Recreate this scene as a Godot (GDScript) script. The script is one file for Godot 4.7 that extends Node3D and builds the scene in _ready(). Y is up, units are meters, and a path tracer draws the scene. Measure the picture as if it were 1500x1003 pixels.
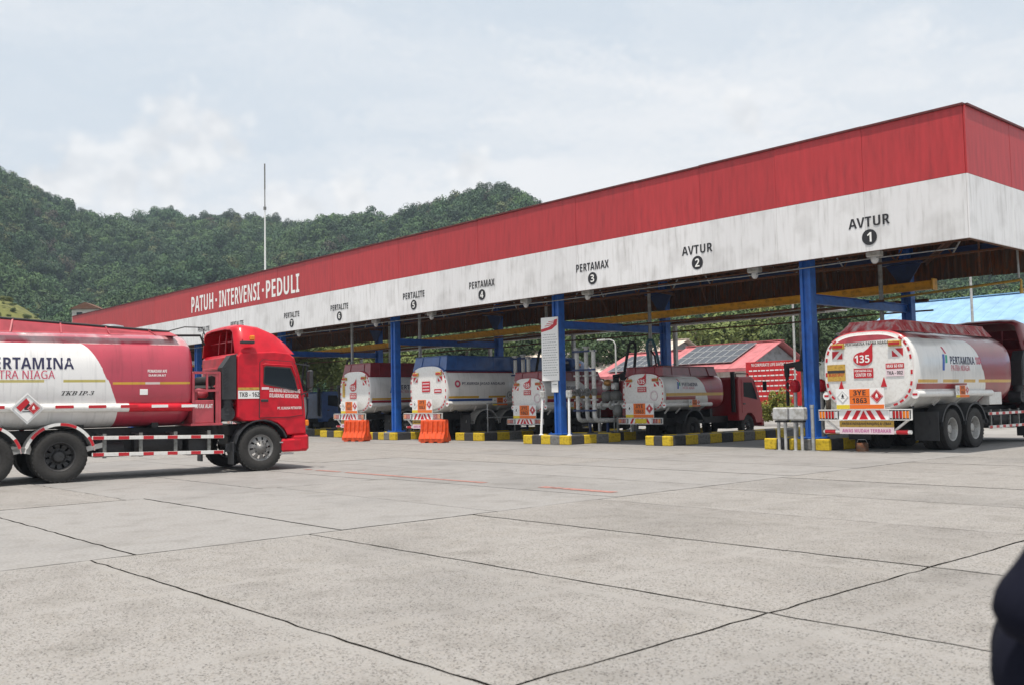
extends Node3D
# A fuel depot: a long red and white loading canopy with tank trucks parked under it, a concrete yard in front, forested hills behind.
# x runs along the canopy (negative away from the camera), -z points into the loading bays, y is up, metres.

const EYE := Vector3(0, 1.43, 0)
const FOCAL := 1417.5
var cam_basis := Basis.from_euler(Vector3(0.0611785, 0.8392833, -0.0204058))
var M := {}
var MESH := {}
var used := {}

func _ready() -> void:
	# ---- camera
	var cam := Camera3D.new()
	cam.name = "camera"
	add_child(cam)
	cam.transform = Transform3D(cam_basis, EYE)
	var lens := CameraAttributesPhysical.new()
	lens.frustum_focal_length = 33.9
	lens.frustum_focus_distance = 24.0
	lens.exposure_aperture = 3.2
	lens.frustum_far = 4000.0
	lens.frustum_near = 0.05
	cam.attributes = lens
	cam.fov = 38.975
	cam.near = 0.05
	cam.far = 4000.0
	cam.current = true
	# ---- sky, sun, exposure
	var env := Environment.new()
	env.background_mode = Environment.BG_SKY
	var pano := PanoramaSkyMaterial.new()
	pano.panorama = sky_texture()
	var sky := Sky.new()
	sky.sky_material = pano
	env.sky = sky
	env.tonemap_mode = Environment.TONE_MAPPER_LINEAR
	env.tonemap_exposure = 1.1
	env.sdfgi_enabled = true
	env.ssao_enabled = true
	env.ssil_enabled = true
	env.fog_enabled = true
	env.fog_density = 0.00032
	env.fog_light_color = Color(0.80, 0.87, 0.95)
	var we := WorldEnvironment.new()
	we.name = "world_environment"
	we.environment = env
	add_child(we)
	var sun := DirectionalLight3D.new()
	sun.name = "sun"
	add_child(sun)
	sun.look_at_from_position(Vector3.ZERO, Vector3(-0.165, -1.0, -0.238), Vector3(0, 0, 1))
	sun.light_energy = 1.4
	sun.light_color = Color(1.0, 0.965, 0.92)
	sun.light_angular_distance = 0.8
	sun.shadow_enabled = true
	# ---- the place
	make_materials()
	ground_and_yard()
	hills_and_forest()
	canopy()
	background_buildings()
	islands()
	trucks()
	bay_equipment()
	yard_things()
	near_trees()
	bystander()

# ------------------------------------------------------------------ sky
func px_dir(x: float, y: float) -> Vector3:
	return (cam_basis * Vector3((x - 750.0) / FOCAL, -(y - 501.5) / FOCAL, -1.0)).normalized()

func sky_texture() -> ImageTexture:
	var w := 2048
	var h := 1024
	var veil := FastNoiseLite.new()
	veil.seed = 11
	veil.frequency = 1.5
	veil.fractal_octaves = 6
	veil.fractal_gain = 0.52
	veil.domain_warp_enabled = true
	veil.domain_warp_amplitude = 0.35
	veil.domain_warp_frequency = 1.2
	var puff := FastNoiseLite.new()
	puff.seed = 5
	puff.frequency = 9.0
	puff.fractal_octaves = 5
	# cumulus heaps: direction, angular radius (radians), flatness
	var heaps := []
	for c in [[258, 178, 0.034], [318, 186, 0.028], [228, 208, 0.032], [286, 216, 0.036], [340, 214, 0.022], [110, 255, 0.036], [180, 262, 0.034], [60, 268, 0.034], [240, 262, 0.03], [518, 290, 0.024], [400, 302, 0.026], [450, 310, 0.028], [690, 245, 0.024], [1095, 172, 0.028]]:
		heaps.append([px_dir(c[0], c[1]), c[2]])
	var im := Image.create(w, h, false, Image.FORMAT_RGBF)
	var low := Color(0.55, 0.57, 0.58)
	for j in h:
		var th := PI * (j + 0.5) / h
		var y := cos(th)
		var s := sin(th)
		for i in w:
			if y < -0.02:
				im.set_pixel(i, j, low)
				continue
			var a := TAU * (i + 0.5) / w
			var d := Vector3(sin(a) * s, y, -cos(a) * s)
			var v := veil.get_noise_3d(d.x * 0.8, d.y * 2.6, d.z * 0.8) * 0.5 + 0.5
			var t := smoothstep(0.28, 0.70, v)
			var blue := Color(0.52, 0.61, 0.715).lerp(Color(0.62, 0.70, 0.775), clampf(1.0 - y * 1.6, 0, 1))
			var white := Color(0.83, 0.845, 0.865)
			var c := blue.lerp(white, 0.22 + 0.78 * t)
			if y < 0.45:
				var m := 0.0
				var p := puff.get_noise_3d(d.x * 2.2, d.y * 2.8, d.z * 2.2)
				for q in heaps:
					var dd: float = (d - q[0]).length() / q[1]
					if dd < 2.2:
						m = maxf(m, 1.0 - dd * 0.8 + p * 0.7)
				m = smoothstep(0.12, 0.62, m)
				if m > 0.0:
					var lit := clampf(0.55 + p * 1.4 + puff.get_noise_3d(d.x * 5.0, d.y * 5.0, d.z * 5.0) * 0.5, 0, 1)
					c = c.lerp(Color(0.70, 0.72, 0.745).lerp(Color(0.90, 0.90, 0.90), lit), m * 0.72)
			im.set_pixel(i, j, c)
	return ImageTexture.create_from_image(im)

# ------------------------------------------------------------------ geometry helpers
class MB:
	var st := SurfaceTool.new()
	func _init() -> void:
		st.begin(Mesh.PRIMITIVE_TRIANGLES)
		st.set_smooth_group(-1)
	func smooth(on: bool) -> void:
		st.set_smooth_group(1 if on else -1)
	func tint(c: Color) -> void:
		st.set_color(c)
	func tri(a: Vector3, b: Vector3, c: Vector3) -> void:
		st.add_vertex(a); st.add_vertex(c); st.add_vertex(b)
	func quad(a: Vector3, b: Vector3, c: Vector3, d: Vector3) -> void:
		tri(a, b, c); tri(a, c, d)
	func face(p: Array, o: Vector3) -> void:   # a convex polygon turned away from o
		var n: Vector3 = (p[1] - p[0]).cross(p[2] - p[0])
		var out: bool = n.dot(p[0] - o) >= 0.0
		for i in range(1, p.size() - 1):
			if out: tri(p[0], p[i], p[i + 1])
			else: tri(p[0], p[i + 1], p[i])
	func box(c: Vector3, s: Vector3, b := 0.0, bs := Basis()) -> void:
		var h := s * 0.5
		if b <= 0.0:
			for ax in 3:
				for sg in [-1.0, 1.0]:
					var p := []
					for k in [[-1, -1], [1, -1], [1, 1], [-1, 1]]:
						var v := Vector3()
						v[ax] = sg * h[ax]; v[(ax + 1) % 3] = k[0] * h[(ax + 1) % 3]; v[(ax + 2) % 3] = k[1] * h[(ax + 2) % 3]
						p.append(c + bs * v)
					face(p, c)
			return
		for ax in 3:
			var u := (ax + 1) % 3
			var w := (ax + 2) % 3
			for sg in [-1.0, 1.0]:
				var p := []
				for k in [[-1, -1], [1, -1], [1, 1], [-1, 1]]:
					var v := Vector3()
					v[ax] = sg * h[ax]; v[u] = k[0] * (h[u] - b); v[w] = k[1] * (h[w] - b)
					p.append(c + bs * v)
				face(p, c)
			for su in [-1.0, 1.0]:       # the edges along this axis
				for sw in [-1.0, 1.0]:
					var p := []
					for k in [[-1, 0], [1, 0], [1, 1], [-1, 1]]:
						var v := Vector3()
						v[ax] = k[0] * (h[ax] - b)
						v[u] = su * (h[u] - (b if k[1] == 1 else 0.0)); v[w] = sw * (h[w] - (0.0 if k[1] == 1 else b))
						p.append(c + bs * v)
					face(p, c)
		for sx in [-1.0, 1.0]:
			for sy in [-1.0, 1.0]:
				for sz in [-1.0, 1.0]:
					face([c + bs * Vector3(sx * h.x, sy * (h.y - b), sz * (h.z - b)), c + bs * Vector3(sx * (h.x - b), sy * h.y, sz * (h.z - b)), c + bs * Vector3(sx * (h.x - b), sy * (h.y - b), sz * h.z)], c)
	func bar(a: Vector3, b: Vector3, w: float, hh: float, bev := 0.0) -> void:   # a rectangular bar from a to b
		var z := (b - a).normalized()
		var up := Vector3.UP if absf(z.y) < 0.95 else Vector3.RIGHT
		var x := up.cross(z).normalized()
		box((a + b) * 0.5, Vector3(w, hh, a.distance_to(b)), bev, Basis(x, z.cross(x), z))
	func ring(c: Vector3, x: Vector3, y: Vector3, r: float, n: int) -> PackedVector3Array:
		var p := PackedVector3Array()
		for i in n:
			var a := TAU * i / n
			p.append(c + x * cos(a) * r + y * sin(a) * r)
		return p
	func skin(a: PackedVector3Array, b: PackedVector3Array) -> void:
		var n := a.size()
		for i in n:
			quad(a[i], a[(i + 1) % n], b[(i + 1) % n], b[i])
	func fan(a: PackedVector3Array, flip := false) -> void:
		for i in range(1, a.size() - 1):
			if flip: tri(a[0], a[i + 1], a[i])
			else: tri(a[0], a[i], a[i + 1])
	func cyl(a: Vector3, b: Vector3, r0: float, r1 := -1.0, n := 12, caps := true) -> void:
		if r1 < 0.0: r1 = r0
		var z := (b - a).normalized()
		var x := (Vector3.UP if absf(z.y) < 0.9 else Vector3.RIGHT).cross(z).normalized()
		var y := z.cross(x)
		var p := ring(a, x, y, r0, n)
		var q := ring(b, x, y, r1, n)
		smooth(true)
		skin(p, q)
		smooth(false)
		if caps:
			fan(p, true); fan(q)
	func tube(pts: Array, r: float, n := 8) -> void:
		var prev := PackedVector3Array()
		var x := Vector3()
		smooth(true)
		for i in pts.size():
			var a: Vector3 = pts[maxi(i - 1, 0)]
			var b: Vector3 = pts[mini(i + 1, pts.size() - 1)]
			var z := (b - a).normalized()
			if i == 0: x = (Vector3.UP if absf(z.y) < 0.9 else Vector3.RIGHT).cross(z).normalized()
			x = (x - z * x.dot(z)).normalized()
			var p := ring(pts[i], x, z.cross(x), r, n)
			if i > 0: skin(prev, p)
			else:
				smooth(false); fan(p, true); smooth(true)
			prev = p
		smooth(false)
		fan(prev)
	func lathe(o: Vector3, axis: Vector3, prof: Array, n := 20) -> void:   # prof: [radius, height along the axis]
		var x := (Vector3.UP if absf(axis.y) < 0.9 else Vector3.RIGHT).cross(axis).normalized()
		var y := axis.cross(x)
		for i in prof.size() - 1:
			smooth(true)
			var p := ring(o + axis * prof[i][1], x, y, prof[i][0], n)
			var q := ring(o + axis * prof[i + 1][1], x, y, prof[i + 1][0], n)
			for k in n:
				var k2 := (k + 1) % n
				if prof[i][0] > 1e-5: tri(p[k], p[k2], q[k2])
				if prof[i + 1][0] > 1e-5: tri(p[k], q[k2], q[k])
		smooth(false)
	func prism(poly: PackedVector2Array, xf: Transform3D, depth: float) -> void:   # poly in the xy plane of xf, thickened along its z
		var idx := Geometry2D.triangulate_polygon(poly)
		var ccw := not Geometry2D.is_polygon_clockwise(poly)
		for i in range(0, idx.size(), 3):
			var a := poly[idx[i]]; var b := poly[idx[i + 1]]; var c := poly[idx[i + 2]]
			if (b - a).cross(c - a) < 0.0:
				var t := b; b = c; c = t
			tri(xf * Vector3(a.x, a.y, depth), xf * Vector3(b.x, b.y, depth), xf * Vector3(c.x, c.y, depth))
			tri(xf * Vector3(a.x, a.y, 0), xf * Vector3(c.x, c.y, 0), xf * Vector3(b.x, b.y, 0))
		for i in poly.size():
			var a := poly[i]
			var b := poly[(i + 1) % poly.size()]
			if not ccw:
				var t := a; a = b; b = t
			quad(xf * Vector3(a.x, a.y, 0), xf * Vector3(b.x, b.y, 0), xf * Vector3(b.x, b.y, depth), xf * Vector3(a.x, a.y, depth))
	func done() -> ArrayMesh:
		st.generate_normals()
		return st.commit()

func put(mesh: Mesh, called: String, m: Material, parent: Node = self, at := Vector3.ZERO) -> MeshInstance3D:
	var o := MeshInstance3D.new()
	o.mesh = mesh
	if m: o.material_override = m
	o.name = numbered(called) if parent == self else called
	parent.add_child(o, true)
	o.position = at
	return o

func obj(b: MB, called: String, m: Material, parent: Node = self, at := Vector3.ZERO) -> MeshInstance3D:
	return put(b.done(), called, m, parent, at)

func boxpart(called: String, c: Vector3, s: Vector3, m: Material, parent: Node, bev := 0.0) -> MeshInstance3D:
	var b := MB.new()
	b.box(Vector3.ZERO, s, bev)
	return obj(b, called, m, parent, c)

func numbered(called: String) -> String:
	var n: int = used.get(called, 0)
	used[called] = n + 1
	return called if n == 0 else "%s_%03d" % [called, n]

func thing(called: String, label: String, category: String, at := Vector3.ZERO, turn := 0.0, group := "") -> Node3D:
	var o := Node3D.new()
	o.name = numbered(called)
	add_child(o)
	o.position = at
	o.rotation.y = turn
	tag(o, label, category, group)
	return o

func tag(o: Node, label: String, category: String, group := "", kind := "") -> void:
	if label: o.set_meta("label", label)
	if category: o.set_meta("category", category)
	if group: o.set_meta("group", group)
	if kind: o.set_meta("kind", kind)

func copy_thing(src: Node3D, base_name: String, label: String, at: Vector3, turn := 0.0) -> Node3D:
	var c: Node3D = src.duplicate()
	c.name = numbered(base_name)
	add_child(c)
	c.position = at
	c.rotation.y = turn
	if label: c.set_meta("label", label)
	return c

func structure(o: Node) -> Node:
	o.set_meta("kind", "structure")
	return o

func holder(called: String, parent: Node, at := Vector3.ZERO, bs := Basis()) -> Node3D:
	var o := Node3D.new()
	o.name = called
	parent.add_child(o, true)
	o.transform = Transform3D(bs, at)
	return o

var fonts := {}
func text_mesh(s: String, cap: float, width := 0.0, face := "bold", slant := 0.0) -> ArrayMesh:
	if not fonts.has(face):
		var f := SystemFont.new()
		f.font_names = PackedStringArray(["Droid Serif" if face == "serif" else "Droid Sans"])
		f.font_weight = 400 if face == "plain" else 700
		fonts[face] = f
	var t := TextMesh.new()
	t.text = s
	t.font = fonts[face]
	t.font_size = 48
	t.pixel_size = 0.01
	t.depth = 0.0
	t.curve_step = 2.0
	var a := t.get_mesh_arrays()
	var v: PackedVector3Array = a[Mesh.ARRAY_VERTEX]
	var lo := Vector3(1e9, 1e9, 0)
	var hi := -lo
	for p in v:
		lo = lo.min(p); hi = hi.max(p)
	var sy := cap / maxf(hi.y - lo.y, 1e-5)
	var sx := sy if width <= 0.0 else width / maxf(hi.x - lo.x, 1e-5)
	var mid := (lo + hi) * 0.5
	var nn := PackedVector3Array()
	for i in v.size():
		v[i] = Vector3((v[i].x - mid.x) * sx + slant * (v[i].y - mid.y) * sy, (v[i].y - mid.y) * sy, 0.0)
		nn.append(Vector3(0, 0, 1))
	var out := []
	out.resize(Mesh.ARRAY_MAX)
	out[Mesh.ARRAY_VERTEX] = v
	out[Mesh.ARRAY_NORMAL] = nn
	if a[Mesh.ARRAY_INDEX] != null: out[Mesh.ARRAY_INDEX] = a[Mesh.ARRAY_INDEX]
	var m := ArrayMesh.new()
	m.add_surface_from_arrays(Mesh.PRIMITIVE_TRIANGLES, out)
	return m

func text(s: String, cap: float, width: float, m: Material, parent: Node, at: Vector3, bs := Basis(), face := "bold", called := "lettering", slant := 0.0) -> MeshInstance3D:
	var o := put(text_mesh(s, cap, width, face, slant), called, m, parent)
	o.transform = Transform3D(bs, at)
	return o

# ------------------------------------------------------------------ materials
func noise_tex(sd: int, freq: float, stops: Array, size := 512, type := FastNoiseLite.TYPE_SIMPLEX_SMOOTH, oct := 5, h := 0) -> NoiseTexture2D:
	var n := FastNoiseLite.new()
	n.seed = sd
	n.noise_type = type
	n.frequency = freq
	n.fractal_octaves = oct
	if type == FastNoiseLite.TYPE_CELLULAR:
		n.fractal_type = FastNoiseLite.FRACTAL_NONE
		n.cellular_return_type = FastNoiseLite.RETURN_CELL_VALUE
		n.cellular_jitter = 1.0
	var t := NoiseTexture2D.new()
	t.width = size
	t.height = h if h > 0 else size
	t.seamless = true
	t.seamless_blend_skirt = 0.1
	t.noise = n
	var g := Gradient.new()
	var off := PackedFloat32Array()
	var col := PackedColorArray()
	for s in stops:
		off.append(s[0])
		col.append(s[1] if s[1] is Color else Color(s[1], s[1], s[1]))
	g.offsets = off
	g.colors = col
	t.color_ramp = g
	return t

func mat(c: Color, rough := 0.6, metal := 0.0, tex: Texture2D = null, scale := Vector3.ONE, world := false) -> StandardMaterial3D:
	var m := StandardMaterial3D.new()
	m.albedo_color = c.linear_to_srgb()
	m.roughness = rough
	m.metallic = metal
	if tex:
		m.albedo_texture = tex
		m.uv1_triplanar = true
		m.uv1_world_triplanar = world
		m.uv1_scale = scale
	return m

func coat(m: StandardMaterial3D, amount := 0.6, r := 0.12) -> StandardMaterial3D:
	m.clearcoat_enabled = true
	m.clearcoat = amount
	m.clearcoat_roughness = r
	return m

func bumpy(m: StandardMaterial3D, t: Texture2D, cm: float) -> StandardMaterial3D:
	m.heightmap_enabled = true
	m.heightmap_texture = t
	m.heightmap_scale = cm
	return m

func make_materials() -> void:
	var grime := noise_tex(3, 0.008, [[0.0, 0.80], [0.35, 0.90], [0.6, 0.97], [1.0, 1.0]])
	var grime2 := noise_tex(4, 0.012, [[0.0, Color(0.74, 0.72, 0.69)], [0.3, Color(0.88, 0.87, 0.85)], [0.5, Color(0.965, 0.96, 0.955)], [1.0, 1.0]])
	var rust := noise_tex(7, 0.010, [[0.0, Color(0.30, 0.25, 0.22)], [0.35, Color(0.42, 0.32, 0.25)], [0.5, Color(0.56, 0.36, 0.22)], [0.62, Color(0.40, 0.36, 0.33)], [1.0, Color(0.52, 0.49, 0.46)]])
	var streak := noise_tex(21, 0.012, [[0.0, Color(0.86, 0.857, 0.85)], [0.24, Color(0.945, 0.943, 0.94)], [0.45, Color(0.98, 0.979, 0.978)], [1.0, 1.0]], 1024)
	var streak_red := noise_tex(23, 0.012, [[0.0, Color(0.84, 0.86, 0.88)], [0.3, Color(0.93, 0.93, 0.93)], [0.55, Color(0.965, 0.965, 0.965)], [0.8, Color(1.0, 1.0, 1.0)]], 1024)
	var fine := noise_tex(9, 0.06, [[0.0, 0.3], [1.0, 0.8]], 512)
	# concrete with exposed stone
	var stones := noise_tex(31, 0.11, [[0.0, Color(0.44, 0.43, 0.42)], [0.08, Color(0.60, 0.585, 0.57)], [0.12, Color(0.84, 0.83, 0.82)], [0.28, Color(0.90, 0.89, 0.875)], [0.5, Color(0.93, 0.92, 0.91)], [0.72, Color(0.87, 0.862, 0.85)], [0.84, Color(0.895, 0.87, 0.835)], [0.93, Color(0.98, 0.975, 0.97)], [1.0, Color(0.74, 0.71, 0.68)]], 2048, FastNoiseLite.TYPE_CELLULAR)
	var cloudy := noise_tex(33, 0.006, [[0.0, Color(0.80, 0.79, 0.775)], [0.38, Color(0.925, 0.92, 0.91)], [0.55, Color(0.98, 0.975, 0.97)], [1.0, 1.0]], 1024)
	var conc := mat(Color(0.356, 0.351, 0.345), 0.92, 0.0, stones, Vector3(0.46, 0.46, 0.46), true)
	conc.vertex_color_use_as_albedo = true
	bumpy(conc, noise_tex(35, 0.09, [[0.0, 0.2], [1.0, 0.8]], 1024), 0.25)
	M.slab = conc
	var calm := mat(Color(0.302, 0.297, 0.291), 0.9, 0.0, noise_tex(37, 0.05, [[0.0, Color(0.84, 0.835, 0.83)], [0.35, Color(0.92, 0.915, 0.91)], [0.6, Color(0.965, 0.96, 0.955)], [1.0, 1.0]], 1024), Vector3(0.4, 0.4, 0.4), true)
	calm.vertex_color_use_as_albedo = true
	M.slab_calm = calm
	var stains := noise_tex(39, 0.016, [[0.0, Color(0.89, 0.885, 0.875)], [0.25, Color(0.95, 0.947, 0.942)], [0.42, Color(0.985, 0.983, 0.98)], [0.6, 1.0], [0.82, Color(0.98, 0.977, 0.97)], [1.0, Color(0.94, 0.93, 0.915)]], 1024)
	for q in [conc, calm]:
		q.detail_enabled = true
		q.detail_albedo = stains
		q.detail_blend_mode = BaseMaterial3D.BLEND_MODE_MUL
		q.detail_uv_layer = BaseMaterial3D.DETAIL_UV_2
		q.uv2_triplanar = true
		q.uv2_world_triplanar = true
		q.uv2_scale = Vector3(0.085, 0.085, 0.085)
	M.yard = mat(Color(0.305, 0.298, 0.288), 0.92, 0.0, cloudy, Vector3(0.08, 0.08, 0.08), true)
	M.joint = mat(Color(0.16, 0.14, 0.115), 1.0, 0.0, fine, Vector3(1.1, 1.1, 1.1), true)
	M.earth = mat(Color(0.075, 0.10, 0.035), 1.0, 0.0, noise_tex(41, 0.02, [[0.0, Color(0.55, 0.6, 0.5)], [0.5, Color(0.8, 0.82, 0.7)], [1.0, Color(1, 0.95, 0.8)]]), Vector3(0.06, 0.06, 0.06), true)
	M.hill = mat(Color(1, 1, 1), 1.0, 0.0, noise_tex(42, 0.03, [[0.0, 0.6], [0.5, 0.85], [1.0, 1.0]]), Vector3(0.05, 0.05, 0.05), true)
	M.hill.vertex_color_use_as_albedo = true
	# canopy
	M.fascia_white = mat(Color(0.80, 0.80, 0.81), 0.55, 0.0, streak, Vector3(0.5, 0.05, 0.5), true)
	var patches := noise_tex(25, 0.010, [[0.0, Color(0.91, 0.908, 0.905)], [0.36, Color(0.965, 0.964, 0.962)], [0.55, 1.0], [1.0, 1.0]], 512)
	M.fascia_white.detail_enabled = true
	M.fascia_white.detail_albedo = patches
	M.fascia_white.detail_blend_mode = BaseMaterial3D.BLEND_MODE_MUL
	M.fascia_white.detail_uv_layer = BaseMaterial3D.DETAIL_UV_2
	M.fascia_white.uv2_triplanar = true
	M.fascia_white.uv2_world_triplanar = true
	M.fascia_white.uv2_scale = Vector3(0.16, 0.16, 0.16)
	M.fascia_red = mat(Color(0.48, 0.034, 0.040), 0.5, 0.0, streak_red, Vector3(0.45, 0.06, 0.45), true)
	M.flashing = mat(Color(0.12, 0.018, 0.018), 0.6, 0.0, grime2)
	M.rusty_sheet = mat(Color(0.62, 0.50, 0.42), 0.85, 0.0, rust, Vector3(0.45, 0.12, 0.45), true)
	M.rust_steel = mat(Color(0.72, 0.55, 0.45), 0.85, 0.0, rust, Vector3(0.9, 0.9, 0.9))
	M.blue_steel = mat(Color(0.014, 0.115, 0.46), 0.45, 0.0, grime, Vector3(0.6, 0.6, 0.6))
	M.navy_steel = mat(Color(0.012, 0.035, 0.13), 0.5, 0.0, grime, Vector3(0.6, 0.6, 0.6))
	M.yellow_steel = mat(Color(0.82, 0.42, 0.02), 0.5, 0.0, grime2, Vector3(0.7, 0.7, 0.7))
	M.galv = mat(Color(0.42, 0.44, 0.45), 0.5, 0.25, grime2, Vector3(0.7, 0.7, 0.7))
	M.grey_paint = mat(Color(0.50, 0.51, 0.51), 0.55, 0.0, grime2, Vector3(0.8, 0.8, 0.8))
	M.roof_sheet = mat(Color(0.30, 0.31, 0.32), 0.6, 0.2, grime2, Vector3(0.2, 0.2, 0.2))
	M.ink = mat(Color(0.016, 0.016, 0.02), 0.6)
	M.ink_worn = mat(Color(0.03, 0.03, 0.035), 0.6)
	M.white_print = mat(Color(0.82, 0.82, 0.80), 0.55)
	# paint, rubber, metal, glass
	var faint := noise_tex(6, 0.02, [[0.0, Color(0.91, 0.90, 0.885)], [0.3, Color(0.965, 0.96, 0.955)], [0.55, Color(0.99, 0.99, 0.987)], [1.0, 1.0]])
	M.white = coat(mat(Color(0.77, 0.765, 0.745), 0.4, 0.0, faint, Vector3(0.9, 0.9, 0.9)), 0.4, 0.2)
	M.white_clean = mat(Color(0.80, 0.80, 0.79), 0.45)
	M.red = coat(mat(Color(0.60, 0.006, 0.022), 0.45, 0.0, grime, Vector3(0.6, 0.6, 0.6)), 0.3, 0.12)
	M.red.metallic_specular = 0.35
	M.red_faded = coat(mat(Color(0.46, 0.055, 0.075), 0.42, 0.0, grime, Vector3(0.6, 0.6, 0.6)), 0.5, 0.25)
	M.maroon = coat(mat(Color(0.22, 0.010, 0.018), 0.35, 0.0, grime, Vector3(0.6, 0.6, 0.6)), 0.6, 0.15)
	M.truck_blue = coat(mat(Color(0.02, 0.085, 0.28), 0.38, 0.0, grime, Vector3(0.6, 0.6, 0.6)), 0.5, 0.15)
	M.reflect_red = mat(Color(0.50, 0.012, 0.022), 0.3)
	M.reflect_yellow = mat(Color(0.62, 0.36, 0.02), 0.3)
	M.orange_sign = mat(Color(0.78, 0.16, 0.012), 0.45)
	M.ochre = mat(Color(0.56, 0.35, 0.06), 0.5, 0.0, grime2, Vector3(2, 2, 2))
	M.pink_sign = mat(Color(0.74, 0.60, 0.64), 0.5)
	M.plate_yellow = mat(Color(0.72, 0.55, 0.03), 0.45)
	M.chassis = mat(Color(0.022, 0.022, 0.024), 0.6, 0.0, grime2, Vector3(1, 1, 1))
	M.black_plastic = mat(Color(0.03, 0.032, 0.036), 0.55, 0.0, grime, Vector3(1, 1, 1))
	M.tyre = bumpy(mat(Color(0.034, 0.033, 0.032), 0.85, 0.0, grime2, Vector3(2.5, 2.5, 2.5)), fine, 0.2)
	M.rim_dark = mat(Color(0.05, 0.05, 0.052), 0.55, 0.2, grime2, Vector3(3, 3, 3))
	M.rim_pale = mat(Color(0.46, 0.46, 0.45), 0.45, 0.3, grime2, Vector3(3, 3, 3))
	M.steel = mat(Color(0.55, 0.56, 0.57), 0.32, 0.85, grime, Vector3(3, 3, 3))
	M.glass = mat(Color(0.012, 0.018, 0.024), 0.06)
	M.glass.metallic_specular = 0.32
	M.lamp_red = mat(Color(0.42, 0.015, 0.015), 0.15)
	M.lamp_amber = mat(Color(0.75, 0.20, 0.01), 0.15)
	M.lamp_clear = mat(Color(0.62, 0.63, 0.64), 0.12)
	M.rim_mid = mat(Color(0.24, 0.24, 0.24), 0.45, 0.4, grime2, Vector3(3, 3, 3))
	# kerbs, barriers, equipment
	M.kerb_yellow = mat(Color(0.66, 0.47, 0.02), 0.75, 0.0, grime2, Vector3(1.6, 1.6, 1.6), true)
	M.kerb_black = mat(Color(0.055, 0.055, 0.058), 0.85, 0.0, grime2, Vector3(1.6, 1.6, 1.6), true)
	M.kerb_grey = mat(Color(0.20, 0.20, 0.195), 0.85, 0.0, grime2, Vector3(1.6, 1.6, 1.6), true)
	M.kerb_top = mat(Color(0.26, 0.26, 0.25), 0.9, 0.0, grime2, Vector3(0.8, 0.8, 0.8), true)
	M.orange_plastic = mat(Color(0.74, 0.085, 0.012), 0.5, 0.0, grime, Vector3(1.2, 1.2, 1.2))
	M.pipe_white = mat(Color(0.72, 0.73, 0.72), 0.5, 0.0, grime2, Vector3(1.4, 1.4, 1.4))
	M.valve_grey = mat(Color(0.20, 0.205, 0.20), 0.55, 0.3, grime2, Vector3(2, 2, 2))
	M.hose_black = mat(Color(0.02, 0.02, 0.022), 0.7, 0.0, grime, Vector3(2, 2, 2))
	M.brass = mat(Color(0.48, 0.25, 0.08), 0.4, 0.6)
	M.teal = mat(Color(0.03, 0.10, 0.14), 0.5)
	# buildings
	M.roof_red = mat(Color(0.55, 0.17, 0.18), 0.6, 0.0, grime, Vector3(0.3, 0.3, 0.3), true)
	M.roof_blue = mat(Color(0.27, 0.47, 0.68), 0.5, 0.0, grime, Vector3(0.2, 0.2, 0.2), true)
	M.roof_cream = mat(Color(0.70, 0.62, 0.54), 0.7, 0.0, grime2, Vector3(0.2, 0.2, 0.2), true)
	M.wall_white = mat(Color(0.66, 0.65, 0.62), 0.8, 0.0, grime2, Vector3(0.3, 0.3, 0.3), true)
	M.wall_grey = mat(Color(0.33, 0.35, 0.38), 0.8, 0.0, grime2, Vector3(0.3, 0.3, 0.3), true)
	M.solar = mat(Color(0.05, 0.055, 0.068), 0.35)
	M.banner_red = mat(Color(0.62, 0.02, 0.025), 0.55, 0.0, grime, Vector3(0.5, 0.5, 0.5))
	M.red_line = mat(Color(0.44, 0.20, 0.17), 0.9, 0.0, noise_tex(51, 0.03, [[0.0, Color(1, 1.0, 1.0)], [0.5, Color(0.9, 0.95, 0.95)], [1.0, Color(0.8, 0.7, 0.7)]]), Vector3(0.6, 0.6, 0.6), true)
	# plants
	M.leaf = mat(Color(1, 1, 1), 0.75)
	M.leaf.vertex_color_use_as_albedo = true
	M.leaf.backlight_enabled = true
	M.leaf.backlight = Color(0.30, 0.36, 0.14)
	M.bark = mat(Color(0.13, 0.10, 0.075), 0.95, 0.0, grime2, Vector3(0.8, 0.8, 0.8))
	# person
	M.jacket = mat(Color(0.010, 0.011, 0.020), 0.95)
	M.jacket.metallic_specular = 0.2
	M.skin = mat(Color(0.36, 0.20, 0.13), 0.55)
	M.hair = mat(Color(0.012, 0.010, 0.009), 0.6)

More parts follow.
